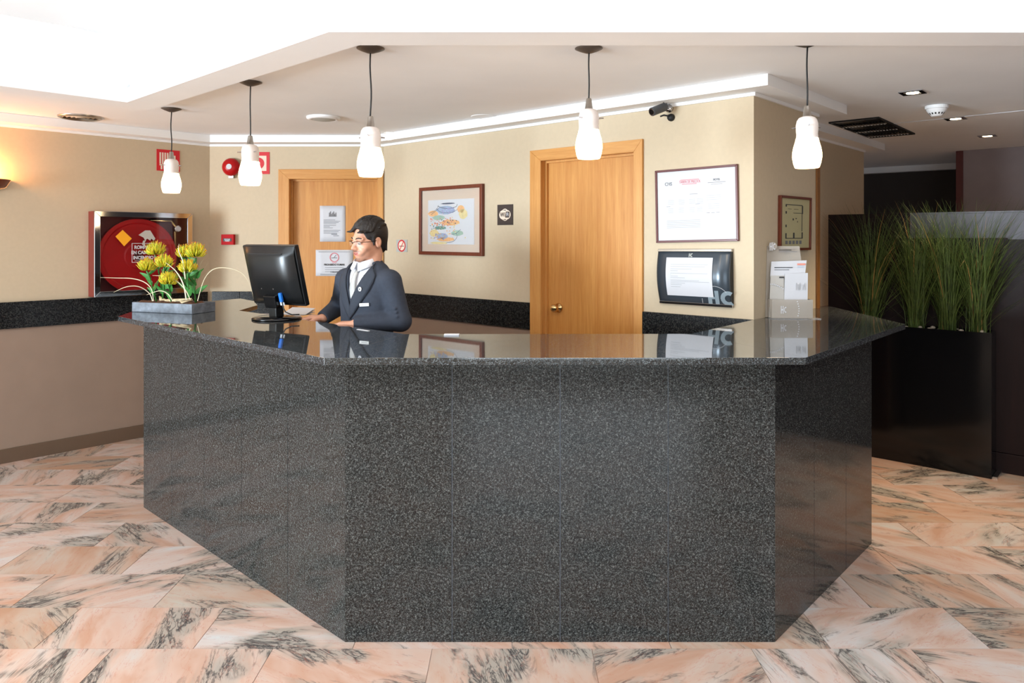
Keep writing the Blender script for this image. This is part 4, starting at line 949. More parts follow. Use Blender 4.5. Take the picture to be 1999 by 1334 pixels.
# monitor
mc = at(541, 623, TOP); fdir = Vector((-.50, -.866)); ma = math.atan2(.5, .866)  # back of the screen faces fdir
r = thing('computer_monitor', 'black computer monitor seen from behind on the counter', 'monitor', (mc.x, mc.y, TOP+.0005), (0, 0, -math.radians(30)))
# local: x along the screen, -y is the back that faces the camera
mk('base', MB().lathe([(.001, .0), (.128, .0), (.132, .004), (.125, .012), (.05, .018), (.001, .018)], 40, capa=True, capb=True), 'gloss', r, smooth=True)
neck = MB().prism([(-.028, -.03, .015), (.028, -.03, .015), (.034, .02, .015), (-.034, .02, .015)], (0, -.004, .125)); mk('neck', neck, 'black', r, bevel=.004)
tl = math.radians(14)
scr = bpy.data.objects.new('display_head', None); COL.objects.link(scr); scr.parent = r; scr.location = (0, .012, .072); scr.rotation_euler = (tl, 0, 0)
COL.objects.unlink(scr); bpy.data.objects.remove(scr)
Tm = Matrix.Translation((0, .018, .075)) @ Matrix.Rotation(tl, 4, 'X')
def mon(mb): mb.v = [tuple(Tm @ Vector(p)) for p in mb.v]; return mb
hwm, hm = .202, .335
mk('bezel', mon(MB().box(-hwm, hwm, 0, .03, 0, hm)), 'black', r, bevel=.006)
mk('screen', mon(MB().box(-hwm+.015, hwm-.015, .0302, .031, .02, hm-.015)), 'blackm', r)
sh = MB(); rows = []
for z_, ins, d_ in ((.012, .012, 0), (.018, .02, -.022), (.06, .03, -.034), (.10, .035, -.046), (hm-.055, .035, -.046), (hm-.03, .03, -.028), (hm-.006, .008, -.004)):
    n = 10; row = []
    for j in range(n+1):
        u = -1+2*j/n; e = abs(u)**6; x = u*(hwm-ins*.35); row.append((x, d_*(1-e*.85), z_))
    rows.append(row)
sh.grid(rows); mk('rear_shell', mon(sh), 'black', r, smooth=True)
mb = MB()
for k in range(5): mb.box(-hwm*.9, hwm*.72, -.048+.0*k, -.046, hm-.064-.0*k-.0+.004*k*0, hm-.063)
mk('rear_ridge', mon(MB().box(-.13, .13, -.036, -.022, hm-.040, hm-.036)), 'blackm', r)
mk('hinge', mon(MB().box(-.045, .045, -.062, -.02, .0, .07)), 'gloss', r, bevel=.006)
mk('video_plug', mon(MB().box(.065, .085, -.052, -.038, .035, .085)), 'blue', r, bevel=.003)['label'] = 'blue video plug'
mk('label_sticker', mon(MB().box(.05, .085, -.0365, -.0355, .012, .03)), 'paper', r)
mk('screw', mon(MB().lathe([(.001, -.0475), (.004, -.047), (.004, -.044)], 10, (-.06, 0, .105), 'Y', True)), 'chrome', r); mk('screw', mon(MB().lathe([(.001, -.0475), (.004, -.047), (.004, -.044)], 10, (.03, 0, .105), 'Y', True)), 'chrome', r)
cb = [tuple(Tm @ Vector((.078, -.045, .035))), tuple(Tm @ Vector((.085, -.05, -.0))), (.10, -.03, .045), (.125, -.01, .03), (.15, .02, .03)]
mk('cable', MB().tube(cb, .0035, 7), 'blackm', r, smooth=True)
# paper pile behind the monitor
p = at(566, 617, TOP); r = thing('paper_stack', 'loose white papers lying behind the monitor stand', 'papers', (p.x+.0, p.y+.02, TOP+.001), (0, 0, -.4))
for k in range(4): mk('sheet', MB().prism([(-.09+.004*k, .02, .0012*k), (.07+.005*k, .02, .0012*k), (.085, .11, .0012*k+.010*k), (-.08, .11, .0012*k+.010*k)], (0, 0, .0007)), 'paper', r)
p = at(486, 610.5, TOP-.03); r = thing('paper_stack', 'small white sheet on the dark inner ledge by the cut-out', 'papers', (p.x+.06, p.y+.10, 1.042), (0, 0, -.7))
mk('sheet', MB().box(-.04, .05, -.04, .06, 0, .001), 'paper', r); 
# keyboard
kc = at(604, 630, 1.06); r = thing('keyboard', 'dark keyboard under the hands of the man', 'keyboard', (e0s.lerp(e1s, .72).x+nn.x*.1, e0s.lerp(e1s, .72).y+nn.y*.1, 1.0405), (0, 0, math.atan2(un.y, un.x)))
mk('case', MB().box(-.2, .2, -.07, .07, 0, .014), 'blackm', r, bevel=.003)
mb = MB()
for i in range(14):
    for j in range(5): mb.box(-.19+.027*i, -.19+.027*i+.022, -.06+.025*j, -.06+.025*j+.02, .0142, .019)
mk('keys', mb, 'greyp', r)['kind'] = 'stuff'
# white pen and card on the worktop
p0 = at(868, 654.5, TOP); p1 = at(897, 655.0, TOP); c_ = (p0+p1)/2
r = thing('paper_slip', 'thin white paper slip on the counter edge below the painting', 'paper', (c_.x, c_.y-.005, TOP+.0003), (0, 0, 0)); hwp = (p1-p0).length/2
mk('slip', MB().box(-hwp, hwp, -.016, .016, 0, .006), 'paper', r, bevel=.001)
p = at(712, 643.5, TOP); r = thing('name_card', 'small white card on the counter before the man', 'card', (p.x, p.y-.03, TOP+.0003), (0, 0, -.75)); mk('card', MB().box(-.045, .045, -.006, .006, 0, .002), 'paper', r)
# brochure holder
p = at(1547, 622, TOP); r = thing('brochure_holder', 'clear acrylic brochure holder with white leaflets at the wall corner', 'brochure holder', (p.x, p.y, TOP+.0005), (0, 0, 0)); s_ = p.y/FPX
def X(x): return (x-1547)*s_
def Zb(y_): return (622-y_)*s_
mk('base', MB().box(X(1502), X(1596), -.05, .07, 0, .004), 'clear', r)
bk = mk('back_plate', MB().prism([(X(1500), .045, .004), (X(1585), .045, .004), (X(1570), .062, Zb(481)), (X(1506), .062, Zb(481))], (0, .004, 0)), 'acryl', r)
dc = mk('round_emblem_plate', MB().lathe([(.001, .040), (.0225, .040), (.0225, .044)], 28, (X(1514.5), 0.0, Zb(481)), 'Y', True, True), 'acryl', bk)
def hc_flat(u0, z0, w_, h_, y_, t_=.22):
    mb = MB(); f = lambda a, b_: (u0+a*w_, y_, z0+b_*h_)
    for a0, a1, b0, b1 in ((0, t_*.6, .0, 1), (.45-t_*.6, .45, .0, 1), (t_*.6, .45-t_*.6, .42, .58)): mb.poly([f(a0, b0), f(a1, b0), f(a1, b1), f(a0, b1)])
    rows = []
    for k in range(13):
        a = math.radians(60+240*k/12); rows.append([f(.82+.28*math.cos(a), .5+.38*math.sin(a)), f(.82+.16*math.cos(a), .5+.24*math.sin(a))])
    mb.grid(rows); return mb
mk('emblem', hc_flat(X(1508), Zb(490), .033, .045, .0385), 'paper', bk)
mb = MB(); mb.box(X(1526), X(1551), .039, .040, Zb(489.6), Zb(488)); mk('bold_lines', mb, 'inkd', bk); mb = MB().box(X(1526), X(1562), .039, .040, Zb(492.6), Zb(491.6)); mk('small_print', mb, 'ink', bk)
l1 = mk('leaflet', MB().prism([(X(1508), .03, Zb(541)), (X(1576), .03, Zb(541)), (X(1580.5), .036, Zb(509)), (X(1511), .036, Zb(511.5))], (0, .003, 0)), 'paper', r)
mk('lettering_lines', MB().box(X(1516), X(1552), .0285, .0295, Zb(523.8), Zb(522.4)).box(X(1516), X(1545), .0285, .0295, Zb(528), Zb(527.2)), 'inkd', l1); mk('logo_bar', MB().box(X(1561), X(1577), .0285, .0295, Zb(518.3), Zb(515)), 'pred', l1); mk('blue_bar', MB().box(X(1561), X(1574), .0285, .0295, Zb(522.5), Zb(521.5)), 'pblue', l1)
l2 = mk('leaflet', MB().prism([(X(1504), .018, Zb(621)), (X(1534), .018, Zb(621)), (X(1534), .024, Zb(539)), (X(1508), .024, Zb(539))], (0, .003, 0)), 'brochg', r); l2['label'] = 'silver grey leaflet'
mk('lettering_lines', MB().box(X(1524), X(1533), .0165, .0175, Zb(543.5), Zb(540.8)), 'inkd', l2)
mb = MB()
for k in range(8): x = X(1507+3.5*k); z_ = Zb(555.5+.35*k*k*.55-.3*k*.2); mb.box(x-.003, x+.003, .0155, .0165, z_-.003, z_+.003)
mk('dots', mb, 'paper', l2)
l3 = mk('leaflet', MB().prism([(X(1532), .010, Zb(621)), (X(1578), .010, Zb(621)), (X(1580), .016, Zb(533.5)), (X(1535), .016, Zb(534.5))], (0, .003, 0)), 'paper', r)
mb = MB()
for k, x in enumerate((1556, 1560, 1563, 1569, 1573)): mb.box(X(x), X(x+1), .0095, .0105, Zb(567), Zb(553+3*(k % 2)))
mk('lettering_lines', mb, 'inkl', l3)
mk('pocket', MB().box(X(1505), X(1584.5), -.02, -.016, .004, Zb(585)).box(X(1505), X(1506), -.016, .045, .004, Zb(585)).box(X(1583.5), X(1584.5), -.016, .045, .004, Zb(585)), 'acryl', r)
mk('emblem', hc_flat(X(1522), Zb(612), .032, .042, -.0215), 'paper', r)
mb = MB()
for k in range(7): x = X(1554+1.4*math.sin(k*.45)*2.2); z_ = Zb(588.5+4.6*k); mb.box(x-.0028, x+.0028, -.0222, -.0212, z_-.0028, z_+.0028)
mk('dots', mb, 'paper', r)

# ================================================================= THE MAN BEHIND THE COUNTER
class SDF:
    """smooth signed distance field on a voxel grid, meshed with surface nets"""
    def __init__(s, lo, hi, h):
        s.lo = np.array(lo, np.float32); s.h = h; s.n = np.ceil((np.array(hi)-s.lo)/h).astype(int)+1
        s.F = np.full(s.n, 9.0, np.float32); s.ax = [s.lo[i]+h*np.arange(s.n[i], dtype=np.float32) for i in range(3)]
    def sub(s, lo, hi, m):
        a = np.clip(np.floor((np.array(lo)-m-s.lo)/s.h).astype(int), 0, s.n-1); b = np.clip(np.ceil((np.array(hi)+m-s.lo)/s.h).astype(int)+1, 1, s.n)
        sl = tuple(slice(int(a[i]), int(max(b[i], a[i]+1))) for i in range(3))
        return sl, (s.ax[0][sl[0]][:, None, None], s.ax[1][sl[1]][None, :, None], s.ax[2][sl[2]][None, None, :])
    def put(s, sl, d, k, op):
        a = s.F[sl]
        if op == 'add': h = np.clip(.5+.5*(a-d)/k, 0, 1); s.F[sl] = a*(1-h)+d*h-k*h*(1-h)
        else: d = -d; h = np.clip(.5-.5*(a-d)/k, 0, 1); s.F[sl] = a*(1-h)+d*h+k*h*(1-h)
    def cap(s, a, b, ra, rb=None, k=.02, op='add', sc=None):
        rb = ra if rb is None else rb; a = np.array(a, np.float32); b = np.array(b, np.float32); r = max(ra, rb)
        sl, (X_, Y_, Z_) = s.sub(np.minimum(a, b)-r, np.maximum(a, b)+r, .03+k); v = b-a; L2 = float(v@v)+1e-9
        t = np.clip(((X_-a[0])*v[0]+(Y_-a[1])*v[1]+(Z_-a[2])*v[2])/L2, 0, 1)
        d = np.sqrt((X_-a[0]-t*v[0])**2+(Y_-a[1]-t*v[1])**2+(Z_-a[2]-t*v[2])**2)-(ra+(rb-ra)*t); s.put(sl, d.astype(np.float32), k, op)
    def ell(s, c, r, k=.02, op='add', R=None):
        c = np.array(c, np.float32); r = np.array(r, np.float32); m = float(r.max()) if R is not None else r
        sl, (X_, Y_, Z_) = s.sub(c-m, c+m, .03+k); P = [X_-c[0], Y_-c[1], Z_-c[2]]
        if R is not None: r = r*HS; P = [R[0][i]*P[0]+R[1][i]*P[1]+R[2][i]*P[2] for i in range(3)]
        k0 = np.sqrt(sum((P[i]/r[i])**2 for i in range(3))); k1 = np.sqrt(sum((P[i]/r[i]**2)**2 for i in range(3)))+1e-6
        s.put(sl, (k0*(k0-1)/k1).astype(np.float32), k, op)
    def mesh(s):
        F = s.F; S_ = F < 0; n = s.n
        nx, ny, nz = n-1
        c = [S_[dx:dx+nx, dy:dy+ny, dz:dz+nz] for dx in (0, 1) for dy in (0, 1) for dz in (0, 1)]
        cnt = sum(q.astype(np.int8) for q in c); act = (cnt > 0) & (cnt < 8); ijk = np.argwhere(act); idx = np.full(act.shape, -1, np.int32); idx[act] = np.arange(len(ijk))
        val = np.stack([F[ijk[:, 0]+dx, ijk[:, 1]+dy, ijk[:, 2]+dz] for dx in (0, 1) for dy in (0, 1) for dz in (0, 1)], 1)
        cor = np.array([(dx, dy, dz) for dx in (0, 1) for dy in (0, 1) for dz in (0, 1)], np.float32)
        acc = np.zeros((len(ijk), 3), np.float32); num = np.zeros(len(ijk), np.float32)
        for i in range(8):
            for j in range(i+1, 8):
                if abs(cor[i]-cor[j]).sum() == 1:
                    a, b = val[:, i], val[:, j]; m = (a < 0) != (b < 0); t = np.where(m, a/np.where(m, a-b, 1), 0)
                    acc += m[:, None]*(cor[i]+t[:, None]*(cor[j]-cor[i])); num += m
        V = (ijk+acc/num[:, None])*s.h+s.lo; faces = []
        for ax in range(3):
            u, v = (ax+1) % 3, (ax+2) % 3; sa = [slice(1, -1)]*3; sb = [slice(1, -1)]*3; sa[ax] = slice(0, -1); sb[ax] = slice(1, None)
            A = S_[tuple(sa)]; B = S_[tuple(sb)]; e = np.argwhere(A != B)
            base = e+np.array([0 if i == ax else 1 for i in range(3)]); fl = A[tuple(e.T)]
            def g(du, dv):
                q = base.copy(); q[:, u] -= du; q[:, v] -= dv; return idx[tuple(q.T)]
            Q = np.stack([g(1, 1), g(0, 1), g(0, 0), g(1, 0)], 1); Q[~fl] = Q[~fl][:, ::-1]; faces.append(Q)
        return V, np.concatenate(faces)
def np_mesh(name, V, Q, mats, parent, midx=None):
    me = bpy.data.meshes.new(name); me.vertices.add(len(V)); me.vertices.foreach_set('co', V.astype(np.float32).ravel())
    me.loops.add(len(Q)*4); me.loops.foreach_set('vertex_index', Q.astype(np.int32).ravel()); me.polygons.add(len(Q)); me.polygons.foreach_set('loop_start', np.arange(0, len(Q)*4, 4, dtype=np.int32)); me.polygons.foreach_set('loop_total', np.full(len(Q), 4, np.int32))
    for q_ in mats: me.materials.append(M[q_])
    if midx is not None: me.polygons.foreach_set('material_index', midx.astype(np.int32))
    me.polygons.foreach_set('use_smooth', np.ones(len(Q), bool)); me.update(calc_edges=True); me.validate()
    o = bpy.data.objects.new(name, me); COL.objects.link(o); o.parent = parent; return o
M['stubble'] = mat('stubbled_skin', (158, 112, 92), .5, var=.08, vscale=200)
man = thing('person', 'man in charcoal suit and glasses typing behind the counter', 'person', (-.772, 3.82, 0), (0, 0, math.radians(145.2)))
HS = .93; Hc = Vector((-.024, .010, 1.536)); HR = Matrix.Rotation(math.radians(-10), 3, 'Z') @ Matrix.Rotation(math.radians(-8), 3, 'X') @ Matrix.Rotation(math.radians(-3), 3, 'Y')
HRn = np.array(HR).tolist()
def hp(x, y, z): return Hc+HR @ (Vector((x, y, z))*HS)
def hands(s, W_, d, up, side, k=.006):
    """palm, four fingers and a thumb; d = pointing direction, side = direction of the thumb"""
    W_ = Vector(W_); d = Vector(d).normalized(); sd = Vector(side); sd = (sd-d*sd.dot(d)).normalized(); dn = Vector((0, 0, -1))
    p1 = W_+d*.075
    for o_ in (-.026, -.009, .009, .026): s.cap(W_+sd*o_*.6, p1+sd*o_+Vector((0, 0, .004)), .014, .012, .012)
    for o_, L_ in ((.029, .068), (.010, .078), (-.010, .073), (-.028, .058)):
        b0 = p1+sd*o_; b1 = b0+d*L_*.45+dn*.004; b2 = b1+d*L_*.32+dn*.014; b3 = b2+d*L_*.16+dn*.014
        s.cap(b0, b1, .0095, .009, k); s.cap(b1, b2, .0088, .0082, k); s.cap(b2, b3, .008, .0072, k)
    t0_ = W_+sd*.02+d*.015; t1_ = t0_+sd*.028+d*.028+dn*.008; t2_ = t1_+sd*.008+d*.03+dn*.008; s.cap(t0_, t1_, .013, .011, .01); s.cap(t1_, t2_, .0105, .009, k)
SR, ER, WR = (.166, -.005, 1.322), (.32, -.10, 1.165), (.30, .04, 1.108)
SL, EL, WL = (-.166, -.005, 1.322), (-.226, -.02, 1.12), (-.05, .13, 1.105)
body = SDF((-.42, -.24, -.01), (.50, .36, 1.67), .0042)
body.ell((0, 0, 1.21), (.150, .098, .20), .04); body.ell((0, 0, 1.02), (.14, .095, .16), .04); body.ell((0, -.005, .90), (.16, .105, .12), .04)
body.cap((-.14, 0, 1.318), (.14, 0, 1.318), .042, k=.04); body.cap((-.01, -.012, 1.34), hp(0, -.028, -.05), .055, .049, .022)
for sg in (-1, 1):
    body.cap((sg*.085, 0, .86), (sg*.095, .005, .47), .082, .055, .03); body.cap((sg*.095, .005, .47), (sg*.10, -.02, .09), .055, .038, .03); body.cap((sg*.10, -.03, .05), (sg*.11, .10, .035), .035, .028, .02)
for a, b_, c_, dd, sd in ((SR, ER, WR, (.75, .66, -.02), (-.66, .75, 0)), (SL, EL, WL, (.80, .50, -.03), (.5, -.8, 0))):
    body.cap(a, b_, .046, .038, .03); body.cap(b_, c_, .038, .026, .02); hands(body, c_, dd, None, sd)
# head
H = lambda *q_: tuple(hp(*q_))
body.ell(H(0, -.014, .040), (.074, .093, .078), .03, R=HRn); body.ell(H(0, .022, -.012), (.060, .070, .082), .02, R=HRn)
body.ell(H(0, .036, -.070), (.040, .050, .038), .025, R=HRn); body.ell(H(0, .074, -.100), (.021, .016, .015), .022, R=HRn)
for sg in (-1, 1):
    body.ell(H(sg*.042, .056, -.030), (.019, .020, .016), .02, R=HRn)
    body.ell(H(sg*.032, .094, .004), (.017, .012, .012), .012, 'sub', R=HRn)
    body.cap(H(sg*.014, .086, .021), H(sg*.048, .072, .020), .009, .007, .012)
    body.ell(H(sg*.031, .0765, .001), (.0145, .0115, .0105), .004, R=HRn)
    body.ell(H(sg*.030, .072, -.056), (.014, .012, .010), .014, R=HRn)
    body.ell(H(sg*.0745, -.012, -.008), (.010, .020, .032), .005, R=HRn); body.ell(H(sg*.084, -.008, -.004), (.005, .010, .016), .005, 'sub', R=HRn)
body.cap(H(0, .084, .012), H(0, .106, -.028), .0085, .0115, .010); body.ell(H(0, .108, -.031), (.012, .011, .010), .006, R=HRn)
for sg in (-1, 1): body.ell(H(sg*.012, .098, -.035), (.0085, .010, .0075), .006, R=HRn)
body.ell(H(0, .080, -.060), (.030, .016, .020), .018, R=HRn)
body.cap(H(-.024, .084, -.058), H(0, .094, -.0635), .004, .0058, .004); body.cap(H(.024, .084, -.058), H(0, .094, -.0635), .004, .0058, .004)
body.cap(H(-.018, .085, -.067), H(.018, .085, -.067), .0065, .0065, .004); body.cap(H(-.026, .094, -.0605), H(0, .101, -.065), .0016, .0022, .004, 'sub'); body.cap(H(.026, .094, -.0605), H(0, .101, -.065), .0016, .0022, .004, 'sub')
V, Q = body.mesh(); ob = np_mesh('body', V, Q, ['skin'], man)
L_ = (V-np.array(Hc))@np.array(HR)/HS; x_, y_, z_ = np.abs(L_[:, 0]), L_[:, 1], L_[:, 2]
sm = lambda v, a, b_: np.clip((v-a)/(b_-a), 0, 1)**2*(3-2*np.clip((v-a)/(b_-a), 0, 1))
lipm = sm(y_, .074, .080)*(1-sm(x_, .018, .027))*sm(z_, -.0755, -.0705)*(1-sm(z_-x_*.12, -.0585, -.0545))
stm = sm(y_, .055, .075)*(1-sm(x_, .024, .040))*sm(z_, -.058, -.053)*(1-sm(z_, -.048, -.043))*(1-sm(y_, .104, .110))*.8
stm = np.maximum(stm, sm(y_, .04, .065)*(1-sm(x_, .014, .030))*(1-sm(z_, -.092, -.082))*sm(z_, -.128, -.110)*.75)
for nm_, arr_ in (('lip', lipm*.8), ('stubble', stm)):
    at_ = ob.data.attributes.new(nm_, 'FLOAT', 'POINT'); at_.data.foreach_set('value', arr_.astype(np.float32))
# eyes, brows and lashes
for sg in (-1, 1):
    mk('eye', MB().lathe([(.0005, .0095)]+[(.0095*math.sin(a), .0095*math.cos(a)) for a in (.4, .8, 1.2, 1.57)], 14, (0, 0, 0), 'Y', True), 'eyew', ob, smooth=True, loc=hp(sg*.031, .0785, -.0025), rot=HR.to_euler())
    mk('iris', MB().lathe([(.0005, .0102), (.0048, .0096)], 12, (0, 0, -.002), 'Y', True), 'iris', ob, loc=hp(sg*.031, .0785, -.0045), rot=HR.to_euler())
    mk('lashes', MB().tube([hp(sg*x, y, z) for x, y, z in ((.017, .0875, -.004), (.025, .0915, -.0035), (.032, .0915, -.003), (.040, .0875, -.003), (.046, .082, -.003))], [.0008, .0014, .0016, .0015, .0008], 6), 'iris', ob)
    mk('eyebrow', MB().tube([hp(sg*x, y, z) for x, y, z in ((.013, .0955, .020), (.022, .0945, .0245), (.034, .0895, .0265), (.046, .081, .023), (.053, .073, .019))], [.0018, .0032, .0032, .0026, .001], 8), 'hair', ob, smooth=True)
mk('mouth_line', MB().tube([hp(x, y, z) for x, y, z in ((-.025, .084, -.057), (-.018, .093, -.0605), (-.009, .0985, -.0628), (0, .1000, -.0635), (.009, .0985, -.0628), (.018, .093, -.0605), (.025, .084, -.057))], [.0006, .0012, .0013, .0013, .0013, .0012, .0006], 6), 'lip', ob)
# hair
hr = SDF(tuple(Hc-Vector((.14, .16, .14))), tuple(Hc+Vector((.14, .16, .18))), .0036)
hr.ell(H(0, -.018, .046), (.084, .103, .086), .02, R=HRn); hr.ell(H(0, -.062, .0), (.066, .048, .070), .02, R=HRn); hr.ell(H(0, -.066, -.045), (.050, .034, .040), .02, R=HRn)
for sg in (-1, 1): hr.cap(H(sg*.072, .012, .03), H(sg*.0705, .014, -.018), .010, .006, .01)
# carve the face and the ears free
hr.ell(H(0, .100, .008), (.078, .064, .074), .008, 'sub', R=HRn); hr.ell(H(0, .05, -.075), (.10, .085, .070), .008, 'sub', R=HRn)
for sg in (-1, 1): hr.ell(H(sg*.085, -.008, -.012), (.020, .024, .034), .006, 'sub', R=HRn)
rs = random.Random(9)
for k in range(64):      # swept locks over the top and the fringe
    u = rs.uniform(-1, 1); x0 = u*.062; y0 = rs.uniform(-.09, .045); zz = lambda x, y: .046+.090*math.sqrt(max(.02, 1-(x/.086)**2-((y+.018)/.106)**2))
    pts_ = []
    for i in range(4):
        x = x0+.012*i*(1 if u > -.2 else -.6); y = y0+.019*i
        pts_.append((x, y, zz(x, y)+.001))
    for p_, q_ in zip(pts_[:-1], pts_[1:]): hr.cap(H(*p_), H(*q_), .0055, .0045, .0035)
for k in range(16):
    x = -.064+.0066*k; hr.cap(H(x, .040-abs(x)*.3, .118-abs(x)*.35), H(x+.004, .074-abs(x)*.62-rs.uniform(0, .006), .100-abs(x)*.42-rs.uniform(0, .008)), .006, .0025, .004)
for k in range(16):
    x = rs.uniform(-.06, .06); hr.cap(H(x, -.10+abs(x)*.35, .02), H(x*1.02, -.098+abs(x)*.4, -.065), .007, .003, .004)

V, Q = hr.mesh(); np_mesh('hair', V, Q, ['hair'], man)
# glasses
gl = bpy.data.objects.new('glasses', None); COL.objects.link(gl); gl.parent = man; gl.location = Hc; gl.rotation_euler = HR.to_euler(); gl.scale = (HS, HS, HS)
mb = MB()
for sg in (-1, 1):
    P = [(sg*.010, .106, .003), (sg*.016, .107, .008), (sg*.034, .104, .009), (sg*.052, .097, .008), (sg*.058, .092, .005)]
    mk('rim', MB().tube(P, .0018, 6), 'iris', gl)
    mk('temple', MB().tube([(sg*.058, .092, .005), (sg*.071, .072, .004), (sg*.077, .03, .002), (sg*.078, -.002, .004), (sg*.076, -.015, -.006)], .0019, 6), 'iris', gl)
    mk('lens', MB().grid([[(sg*.011, .1065, .003), (sg*.012, .1065, -.014)], [(sg*.034, .1035, .009), (sg*.034, .1035, -.019)], [(sg*.058, .0925, .005), (sg*.055, .0935, -.014)]]), 'lensg' if 'lensg' in M else M.setdefault('lensg', mat('spectacle_lens', (250, 250, 250), .02, var=0, alpha=.10)), gl)
mk('bridge', MB().tube([(-.010, .106, .003), (0, .110, .005), (.010, .106, .003)], .0012, 6), 'iris', gl)
# suit jacket, shirt, tie, trousers, shoes
def torso(s, g):
    s.ell((0, .0, 1.22), (.158+g, .104+g, .205+g), .04); s.ell((0, .002, 1.03), (.148+g, .102+g, .17+g), .05); s.ell((0, -.004, .90), (.170+g, .115+g, .14+g), .05)
    s.cap((-.145, -.004, 1.318), (.145, -.004, 1.318), .050+g, k=.04); s.cap((-.075, -.014, 1.372), (.075, -.014, 1.372), .036+g, k=.035)
jk = SDF((-.42, -.24, .70), (.50, .30, 1.50), .0044)
torso(jk, .012)
for a, b_, c_ in ((SR, ER, WR), (SL, EL, WL)):
    a, b_, c_ = Vector(a), Vector(b_), Vector(c_); jk.cap(a, b_, .060, .053, .025); jk.cap(b_, b_.lerp(c_, .93), .053, .041, .02)
    # sleeve folds at the elbow
    for t_ in (.72, .82, .92): q_ = a.lerp(b_, t_); jk.cap(q_+Vector((.03, .045, .0)), q_+Vector((-.03, .05, .012)), .006, .004, .012)
    jk.ell(c_+(c_-b_).normalized()*.044, (.050, .050, .050), .002, 'sub')
jk.cap((0, .005, 1.42), (0, .03, 1.60), .062, .085, .01, 'sub')     # neck opening
for sg in (-1, 1): jk.cap((sg*.150, .092, 1.335), (sg*.168, .070, 1.17), .011, .008, .010, 'sub')
# V opening between the lapels
def vcut(s, zb_, zt_, wt):
    X_, Y_, Z_ = s.ax[0][:, None, None], s.ax[1][None, :, None], s.ax[2][None, None, :]
    hw_ = np.clip((Z_-zb_)/(zt_-zb_), -1, 2)*wt
    d = np.maximum(np.maximum(np.abs(X_+.0)-hw_, .025-Y_), zb_-Z_)*.9
    s.F = np.maximum(s.F, -d).astype(np.float32)
vcut(jk, 1.225, 1.42, .088)
V, Q = jk.mesh(); jo = np_mesh('suit_jacket', V, Q, ['suit'], man)
jf = jk
def front(F_, x, z, e=0):      # front surface of a field at (x, z)
    i = int(round((x-F_.lo[0])/F_.h)); k = int(round((z-F_.lo[2])/F_.h)); col = F_.F[i, :, k]; ins = np.where(col < 0)[0]
    if len(ins) == 0: return .08
    j = ins.max(); a, b2 = col[j], col[min(j+1, len(col)-1)]; return float(F_.ax[1][j]+F_.h*a/(a-b2+1e-9))+e
sh_ = SDF((-.20, -.16, 1.0), (.20, .20, 1.50), .0045); torso(sh_, -.003); sh_.cap((0, .005, 1.44), (0, .03, 1.60), .056, .08, .01, 'sub')
V, Q = sh_.mesh(); so = np_mesh('shirt', V, Q, ['shirt'], man)
full_t = SDF((-.20, -.16, .95), (.20, .20, 1.50), .0045); torso(full_t, .012)
# lapels
for sg in (-1, 1):
    inner_ = [(sg*.086, 1.418), (sg*.078, 1.385), (sg*.060, 1.340), (sg*.038, 1.29), (sg*.012, 1.235), (sg*-.002, 1.19), (sg*-.004, 1.13)]
    outer_ = [(sg*.100, 1.386), (sg*.128, 1.352), (sg*.124, 1.318), (sg*.106, 1.272), (sg*.070, 1.215), (sg*.030, 1.16), (sg*-.004, 1.125)]
    rows = []
    for (a0, a1), (b0, b1) in zip(inner_, outer_):
        row = []
        for j in range(6):
            t_ = j/5; x = a0+(b0-a0)*t_; z = a1+(b1-a1)*t_; row.append((x, front(full_t, x, z, .0065+.003*math.sin(math.pi*t_)), z))
        rows.append(row)
    o = mk('lapel', MB().grid(rows), 'suitd', jo, smooth=True); sd = o.modifiers.new('thick', 'SOLIDIFY'); sd.thickness = .004; sd.offset = 0
    # lapel notch: collar piece above
    rows = []
    for t_ in [i/8 for i in range(9)]:
        a = math.pi*(.16+.84*t_)-math.pi/2*0; ang_ = math.radians(22-112*t_)
        cx2, cy2 = sg*math.cos(ang_), math.sin(ang_)
        zt_ = 1.402+.044*t_; rows.append([(cx2*.066, .0+cy2*.062+.002, zt_+.012), (cx2*.078, cy2*.074+.0, zt_+.002), (cx2*.096, cy2*.086-.003, zt_-.026)])
    o = mk('collar', MB().grid(rows), 'suitd', jo, smooth=True); sd = o.modifiers.new('thick', 'SOLIDIFY'); sd.thickness = .005; sd.offset = 0
# shirt collar
rows = []
for i in range(25):
    a = math.radians(-270+360*i/24); ca, sa = math.cos(a), math.sin(a); zt_ = 1.424+.030*(1-sa)*.5; rows.append([(ca*.058, sa*.056+.004, zt_-.045), (ca*.0575, sa*.0555+.006, zt_-.01), (ca*.057, sa*.055+.008, zt_)])
o = mk('collar', MB().grid(rows), 'shirt', so, smooth=True); sd = o.modifiers.new('thick', 'SOLIDIFY'); sd.thickness = .003
for sg in (-1, 1):
    rows = []
    for t_ in [i/6 for i in range(7)]:
        ang_ = math.radians(86-96*t_); ca, sa = sg*math.cos(ang_), math.sin(ang_); top_ = 1.418+.028*t_; drop = .044*(1-t_)+.034*t_
        rows.append([(ca*.0595, sa*.058+.010, top_), (ca*.063+sg*.004*(1-t_), sa*.063+.012, top_-drop*.5), (ca*.068+sg*.012*(1-t_), sa*.070+.014, top_-drop)])
    o = mk('collar_flap', MB().grid(rows), 'shirt', so, smooth=True); sd = o.modifiers.new('thick', 'SOLIDIFY'); sd.thickness = .003
for (b_, c_) in ((ER, WR), (EL, WL)):
    b_, c_ = Vector(b_), Vector(c_); u_ = (c_-b_).normalized(); mk('cuff', MB().tube([c_-u_*.035, c_-u_*.002], [.034, .034], 18), 'shirt', so, smooth=False)
